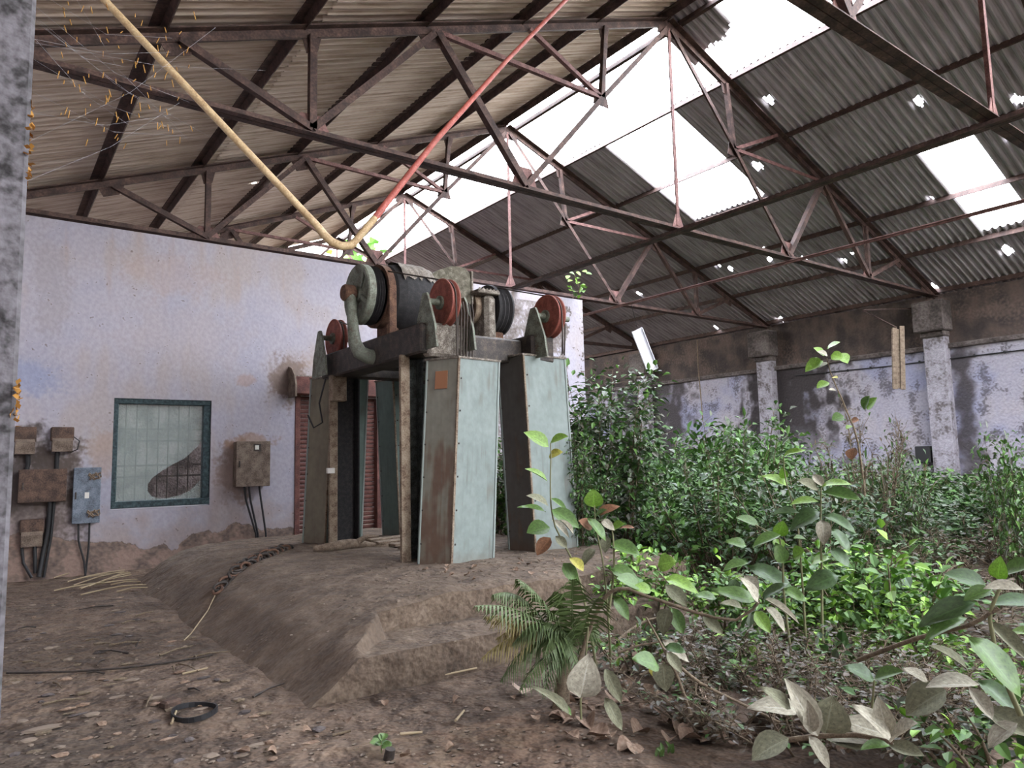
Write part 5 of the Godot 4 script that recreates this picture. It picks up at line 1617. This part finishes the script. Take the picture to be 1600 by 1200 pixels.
	leaf_list(t, d, [[1524, 942, 1430, 965, 0.3, "leaf_dark"], [1512, 966, 1435, 988, 0.34, "leaf_green"], [1540, 914, 1478, 893, 0.4, "leaf_dark"], [1600, 922, 1537, 918, 0.3, "leaf_grey"], [1625, 945, 1548, 938, 0.5, "leaf_dark"], [1514, 996, 1610, 1080, 0.42, "leaf_green"], [1544, 972, 1606, 1030, 0.26, "leaf_dusty"], [1530, 1070, 1446, 1066, 0.42, "leaf_grey"], [1450, 1064, 1416, 1041, 0.36, "leaf_grey"],
		[1512, 1048, 1458, 1004, 0.32, "leaf_dusty"], [1514, 1074, 1552, 1124, 0.36, "leaf_grey"], [1478, 1078, 1412, 1112, 0.62, "leaf_dusty"], [1528, 1064, 1604, 1112, 0.36, "leaf_dark"], [1565, 900, 1620, 880, 0.5, "leaf_green"], [1560, 905, 1560, 875, 0.5, "leaf_lime"], [1550, 920, 1505, 935, 0.4, "leaf_green"], [1575, 990, 1615, 990, 0.5, "leaf_lime"], [1540, 1110, 1620, 1150, 0.4, "leaf_dusty"], [1590, 1130, 1540, 1165, 0.4, "leaf_grey"]])
	t = thing("heart_leaved_sapling", "tall thin sapling with bright heart-shaped leaves against the dark wall", "plant", at(1345, 700, 8.8))
	t.position.y = 0.0
	d = 8.8
	branch(t, [Vector3(t.position.x, 0, t.position.z), at(1345, 720, d), at(1322, 640, d), at(1300, 590, d), at(1292, 560, d)], 0.022, 0.006, M.bark)
	leaf_list(t, d, [[1292, 545, 1310, 531, 0.8, "leaf_lime"], [1288, 556, 1273, 542, 0.8, "leaf_lime"], [1293, 556, 1280, 546, 1.2, "leaf_grey"], [1298, 556, 1318, 556, 1.0, "leaf_lime"], [1312, 552, 1326, 565, 0.9, "leaf_lime"], [1286, 564, 1258, 580, 0.5, "leaf_lime"], [1276, 558, 1270, 572, 0.8, "leaf_lime"], [1292, 566, 1278, 572, 0.8, "leaf_dusty"], [1300, 590, 1308, 588, 1.0, "leaf_yellow"], [1296, 598, 1276, 606, 0.6, "leaf_lime"], [1306, 610, 1296, 608, 0.6, "leaf_grey"], [1318, 650, 1300, 655, 1.0, "leaf_green"], [1328, 660, 1342, 656, 0.8, "leaf_brown"], [1334, 700, 1330, 718, 0.9, "leaf_brown"], [1330, 665, 1322, 668, 1.0, "leaf_lime"], [1355, 640, 1368, 620, 0.6, "leaf_lime"], [1350, 640, 1358, 618, 0.6, "leaf_green"]])
	# --- palm
	t = thing("palm_clump", "low feathery palm spilling over the end of the plinth step", "palm", at(875, 1075, 4.5))
	t.position.y = 0.0
	var heart := at(885, 990, 4.55)
	var k := 0
	for q in [[742, 948, 0.18, 0], [758, 965, 0.12, 1], [752, 1030, 0.16, 1], [782, 1066, 0.2, 0], [812, 1082, 0.22, 0], [848, 1092, 0.2, 0], [895, 905, 0.1, 0], [935, 935, 0.12, 0], [905, 1060, 0.22, 0], [808, 905, 0.12, 0], [770, 930, 0.2, 0], [800, 1010, 0.25, 0], [850, 1030, 0.25, 0], [870, 925, 0.08, 0], [935, 985, 0.15, 0], [775, 1000, 0.2, 1]]:
		frond(t, heart + Vector3(rng.randf_range(-0.08, 0.08), rng.randf_range(-0.15, 0.05), rng.randf_range(-0.08, 0.08)), at(q[0], q[1], 4.3 + rng.randf_range(-0.15, 0.25)), q[2], M.frond_straw if q[3] else M.frond_green, 900 + k)
		k += 1
	branch(t, [Vector3(t.position.x, 0, t.position.z), (t.position + heart) * 0.5, heart], 0.06, 0.03, M.bark, "trunk")
	# --- trees outside the open far gable
	var ms := shrub_meshes(561, 9.0, 4.0, 26, 170, 0.42, [md, lt, lime, md])
	for q in [[16.5, -33.0, 1.6, "leafy tree outside the far gable end of the hall"], [-1.0, -40.0, 1.5, "second leafy tree outside, showing just over the partition wall"]]:
		shrub("garden_tree", ms, q[3], "tree", Vector3(q[0], -0.15, q[1]), Vector3.ONE * q[2])

# ---------------------------------------------------------------- litter on the floor
func ground_at(px: float, py: float) -> Vector3:
	var d := cam.transform.basis * Vector3((px - 800.0) / 1117.0, (600.0 - py) / 1117.0, -1.0)
	var p := cam.position + d * (-1.5 / d.y)
	p.y = floor_height(p.x, p.z)
	return p

func pebble(sd: int) -> ArrayMesh:
	var g := RandomNumberGenerator.new()
	g.seed = sd
	var b := MB.new()
	var p := []
	for i in 4:
		var row := []
		for k in 6:
			var a := TAU * k / 6.0 + i * 0.5
			var r: float = [0.3, 1.0, 0.9, 0.25][i] * g.randf_range(0.75, 1.2)
			row.append(Vector3(cos(a) * r, [0.0, 0.15, 0.55, 0.8][i], sin(a) * r))
		p.append(row)
	for i in 3:
		for k in 6:
			var c := Vector3(0, 0.35, 0)
			b.quad(p[i][k], p[i][(k + 1) % 6], p[i + 1][(k + 1) % 6], p[i + 1][k], (p[i][k] + p[i + 1][k]) * 0.5 - c)
	for k in 6:
		b.flat(p[3][k], p[3][(k + 1) % 6], Vector3(0, 0.85, 0), Vector3.UP)
	return b.mesh()

func scraps(list: Array, b: MB) -> void:
	for q in list:
		b.xf = q
		b.box(Vector3.ZERO, Vector3(1, 1, 1))

func build_litter() -> void:
	# fallen leaves
	var curled := []
	for i in 4:
		curled.append(leaf_shape([0.25, -0.2, 0.1, 0.35][i], [0.5, 0.7, 0.3, 0.9][i], [1.4, 0.8, 1.8, 1.0][i], 0.85))
	for i in 290:
		var p: Vector3
		if i < 235:
			p = ground_at(rng.randf_range(850, 1600), rng.randf_range(1000, 1175))
		elif i < 260:
			p = ground_at(rng.randf_range(330, 900), rng.randf_range(1090, 1195))
		else:
			p = Vector3(rng.randf_range(3.2, 5.6), 0, rng.randf_range(-6.2, -5.2))
			p.y = plinth_top(p.x, p.z)
		if p.x < 3.4 and p.z < -4.3:
			continue
		var o := mi("fallen_leaf", curled[i % 4], M.dry_leaf, self)
		var l := rng.randf_range(0.05, 0.13) if i < 235 else rng.randf_range(0.03, 0.07)
		o.transform = Transform3D(Basis.from_euler(Vector3(rng.randf_range(-0.3, 0.3), rng.randf() * TAU, rng.randf_range(-0.25, 0.25))).scaled(Vector3.ONE * l), p + Vector3(0, 0.02, 0))
		tag(o, "curled dry brown leaf fallen on the earth floor", "leaf", "fallen leaves")
	mat("husk_pale", ramp_tex(65, 0.012, 0.08, 0.5, [[0.2, rgb(112, 92, 78)], [0.45, rgb(152, 132, 116)], [0.7, rgb(178, 162, 148)]]), 0.5, 0.9)
	# husks: large pale crumpled sheaths
	for i in 5:
		var q: Array = [[1095, 1128, 0.36, 0.4], [1150, 1150, 0.4, 1.3], [1165, 1130, 0.34, 2.2], [1075, 1142, 0.24, 0.1], [815, 1092, 0.16, 1.0]][i]
		var o := mi("dry_husk", curled[i % 4], M.husk_pale, self)
		o.transform = Transform3D(Basis.from_euler(Vector3(0.3, q[3], 0.15)).scaled(Vector3(q[2], q[2] * 0.8, q[2] * 0.8)), ground_at(q[0], q[1]) + Vector3(0, 0.03, 0))
		tag(o, ["wide pale dry husk in front of the dead leaves", "long pale husk nearest the grey plant", "folded tan husk behind the other husks", "small tan husk among the fallen leaves", "flat pale chip below the palm"][i], "husk", "dry husks")
	# blue plastic bag
	var b := MB.new()
	b.sheet(10, 10, func(i, j):
		var u: float = i / 5.0 - 1.0
		var v: float = j / 5.0 - 1.0
		var h := maxf(0.0, 1.0 - u * u) * maxf(0.0, 1.0 - v * v)
		return Vector3(u * 0.15 + 0.02 * nz_b.get_noise_2d(i * 0.4, j * 0.4), 0.13 * sqrt(h) * (1.0 + 0.7 * nz_b.get_noise_2d(i * 0.35 + 9.0, j * 0.35)), -v * 0.12))
	var bag := obj("plastic_bag", b, plain("bag_blue", rgb(96, 116, 134), 0.35))
	bag.position = ground_at(1335, 1090)
	tag(bag, "crumpled blue-grey plastic bag among the leaves", "bag")
	# fallen branches under the thicket
	var names := ["long fallen branch slanting down before the thicket", "thin fallen branch crossing behind the grey leaf", "fallen stick leaning up under the thicket at centre", "dead forked stick at the right among leaves", "fallen stick lying along the bottom right earth"]
	var paths := [[[1000, 1070, 0.05], [1090, 1062, 0.12], [1180, 1100, 0.06], [1235, 1130, 0.02]], [[960, 1030, 0.1], [1010, 1008, 0.2], [1060, 1000, 0.18]], [[1120, 1080, 0.0], [1150, 1040, 0.2], [1190, 985, 0.45]], [[1200, 1090, 0.0], [1215, 1030, 0.3], [1222, 980, 0.5]], [[1400, 1160, 0.02], [1500, 1152, 0.03], [1590, 1140, 0.03]]]
	for i in 5:
		var t := thing("fallen_branch", names[i], "branch", ground_at(paths[i][0][0], paths[i][0][1]), "fallen branches")
		var pts := []
		for q in paths[i]:
			pts.append(ground_at(q[0], q[1]) + Vector3(0, q[2], 0))
		branch(t, pts, 0.014, 0.007, M.bark, "wood")
	# left floor: rod, sticks, ring, brick and so on
	var t := thing("iron_rod", "long thin rusty rod lying across the left floor", "rod", ground_at(170, 1048))
	branch(t, [ground_at(10, 1060) + Vector3(0, 0.02, 0), ground_at(120, 1055) + Vector3(0, 0.025, 0), ground_at(240, 1042) + Vector3(0, 0.02, 0), ground_at(332, 1030) + Vector3(0, 0.02, 0)], 0.008, 0.008, M.dark_iron, "rod")
	b = MB.new()
	var ring := PackedVector3Array()
	for i in 25:
		var a := TAU * i / 24.0
		ring.append(Vector3(cos(a) * 0.125, 0.018 + 0.006 * sin(a * 2.0), sin(a) * 0.15))
	for i in 24:
		var m := (ring[i] + ring[i + 1]) * 0.5
		b.bar(ring[i], ring[i + 1], 0.03, 0.01)
	var o := obj("rubber_band_ring", b, M.cable_black)
	o.position = ground_at(304, 1118)
	tag(o, "black oval strap ring lying on the floor", "ring")
	b = MB.new()
	b.box(Vector3(0, 0.02, 0), Vector3(0.11, 0.05, 0.08), 0.012)
	o = obj("brick_piece", b, M.box_rust)
	o.position = ground_at(266, 1107)
	o.rotation.y = 0.4
	tag(o, "broken reddish brick piece behind the black ring", "brick")
	o = mi("pale_stone", pebble(3), M.gravel_stone, self)
	o.transform = Transform3D(Basis.from_scale(Vector3(0.1, 0.025, 0.05)), ground_at(65, 1142))
	tag(o, "flat pale stone at the lower left", "stone")
	b = MB.new()
	b.tube(PackedVector3Array([Vector3(0, -0.02, 0), Vector3(0.01, 0.05, 0.01)]), [0.028, 0.026], 12)
	o = obj("pipe_stub", b, M.dark_iron)
	o.position = ground_at(606, 1190)
	tag(o, "dark stub of pipe sticking out of the floor", "pipe")
	t = thing("seedling", "tiny green seedling beside the pipe stub", "seedling", ground_at(596, 1178))
	branch(t, [t.position, t.position + Vector3(0, 0.06, 0)], 0.004, 0.002, M.stem_green)
	for k in 6:
		var a := t.position + Vector3(0, 0.03 + 0.006 * k, 0)
		leaf(t, a, a + Vector3(cos(k * 1.1) * 0.06, 0.02, sin(k * 1.1) * 0.06), 0.6, M.leaf_green if k % 2 else M.leaf_dark)
	t = thing("seedling", "pair of tiny sprouts on the bare earth at bottom centre", "seedling", ground_at(1035, 1180))
	for k in 7:
		var a := t.position + Vector3(0.02 * k - 0.05, 0.0, 0.01 * (k % 3))
		leaf(t, a, a + Vector3(cos(k * 1.7) * 0.03, 0.05, sin(k * 1.7) * 0.03), 0.25, M.leaf_green)
	for q in [[285, 1056, 325, 1050, "straight pale stick on the left floor"], [545, 1088, 745, 1047, "thin pale cane lying against the foot of the step"], [268, 1135, 275, 1118, "short metal strip beside the black ring"], [520, 1150, 548, 1146, "short brown stick before the plinth corner"], [712, 1130, 725, 1112, "small pale splinter on the bare earth"], [625, 1150, 660, 1146, "brown twig on the bare earth before the step"]]:
		t = thing("stick", q[4], "stick", ground_at(q[0], q[1]), "loose sticks")
		branch(t, [ground_at(q[0], q[1]) + Vector3(0, 0.015, 0), ground_at(q[2], q[3]) + Vector3(0, 0.02, 0)], 0.008, 0.007, M.straw if q[0] != 520 else M.bark, "wood")
	# straw and stalks by the foot of the wall
	for i in 16:
		var a := ground_at(rng.randf_range(70, 190), rng.randf_range(890, 940)) + Vector3(0, 0.03 + 0.01 * (i % 4), 0)
		var e := a + Vector3(rng.randf_range(0.5, 1.1), 0.02, rng.randf_range(-0.8, 0.3))
		if e.x > 1.75:
			e.x = 1.75
		t = thing("dry_stalk", "pale dry stalk in the heap at the foot of the wall", "stalk", a, "dry stalks by the wall")
		branch(t, [a, (a + e) * 0.5 + Vector3(0, 0.02, 0), e], 0.009, 0.006, M.straw, "stalk")
	for i in 22:
		var a := ground_at(rng.randf_range(25, 420), rng.randf_range(945, 1110)) + Vector3(0, 0.014, 0)
		if a.x > 1.5:
			a.x = rng.randf_range(0.3, 1.4)
		var an := rng.randf() * TAU
		var e := a + Vector3(cos(an), 0, sin(an)) * rng.randf_range(0.1, 0.34)
		e.y = floor_height(e.x, e.z) + 0.014
		t = thing("floor_twig", "dark broken twig on the floor left of the plinth", "twig", a, "floor twigs")
		branch(t, [a, (a + e) * 0.5 + Vector3(0, 0.012, 0), e], 0.008, 0.004, M.bark if i % 3 else M.dark_iron, "wood")
	# rubble by the wall and chips over the floor
	for i in 110:
		var p := ground_at(rng.randf_range(20, 520), rng.randf_range(930, 1190))
		if p.x > 1.6 and p.z < -4.4:
			p.x = rng.randf_range(0.2, 1.55)
		o = mi("floor_chip", pebble(20 + i % 5), [M.gravel_stone, M.dry_leaf, M.bark, M.old_concrete][i % 4], self)
		o.transform = Transform3D(Basis.from_euler(Vector3(0, rng.randf() * TAU, 0)).scaled(Vector3(rng.randf_range(0.02, 0.06), rng.randf_range(0.008, 0.025), rng.randf_range(0.015, 0.04))), p)
		tag(o, "small chip of rubble on the left part of the floor", "rubble", "floor rubble")
	b = MB.new()
	var pm := [pebble(31), pebble(32), pebble(33)]
	var arrays := []
	for m in pm:
		arrays.append(m.surface_get_arrays(0))
	for i in 1500:
		var p: Vector3
		if i < 1000:
			p = ground_at(rng.randf_range(0, 1000), rng.randf_range(920, 1200))
		else:
			p = Vector3(rng.randf_range(2.6, 6.0), 0, rng.randf_range(-7.0, -4.6))
		if p.x > 1.62 and p.z < -4.45:
			if p.z > -5.06:
				p.y = 0.23 if p.x > 2.6 else -1.0
			else:
				p.y = plinth_top(p.x, p.z)
		if p.y < -0.5:
			continue
		var s := rng.randf_range(0.005, 0.016)
		var x := Transform3D(Basis.from_euler(Vector3(0, rng.randf() * TAU, 0)).scaled(Vector3(s, s * 0.7, s * 0.8)), p)
		var ar: Array = arrays[i % 3]
		var vs: PackedVector3Array = ar[Mesh.ARRAY_VERTEX]
		var ns: PackedVector3Array = ar[Mesh.ARRAY_NORMAL]
		for k in vs.size():
			b.v.append(x * vs[k])
			b.n.append(ns[k])
	stuff(tag(obj("gravel", b, M.gravel_stone), "fine grit and gravel strewn over floor and plinth", "gravel"))
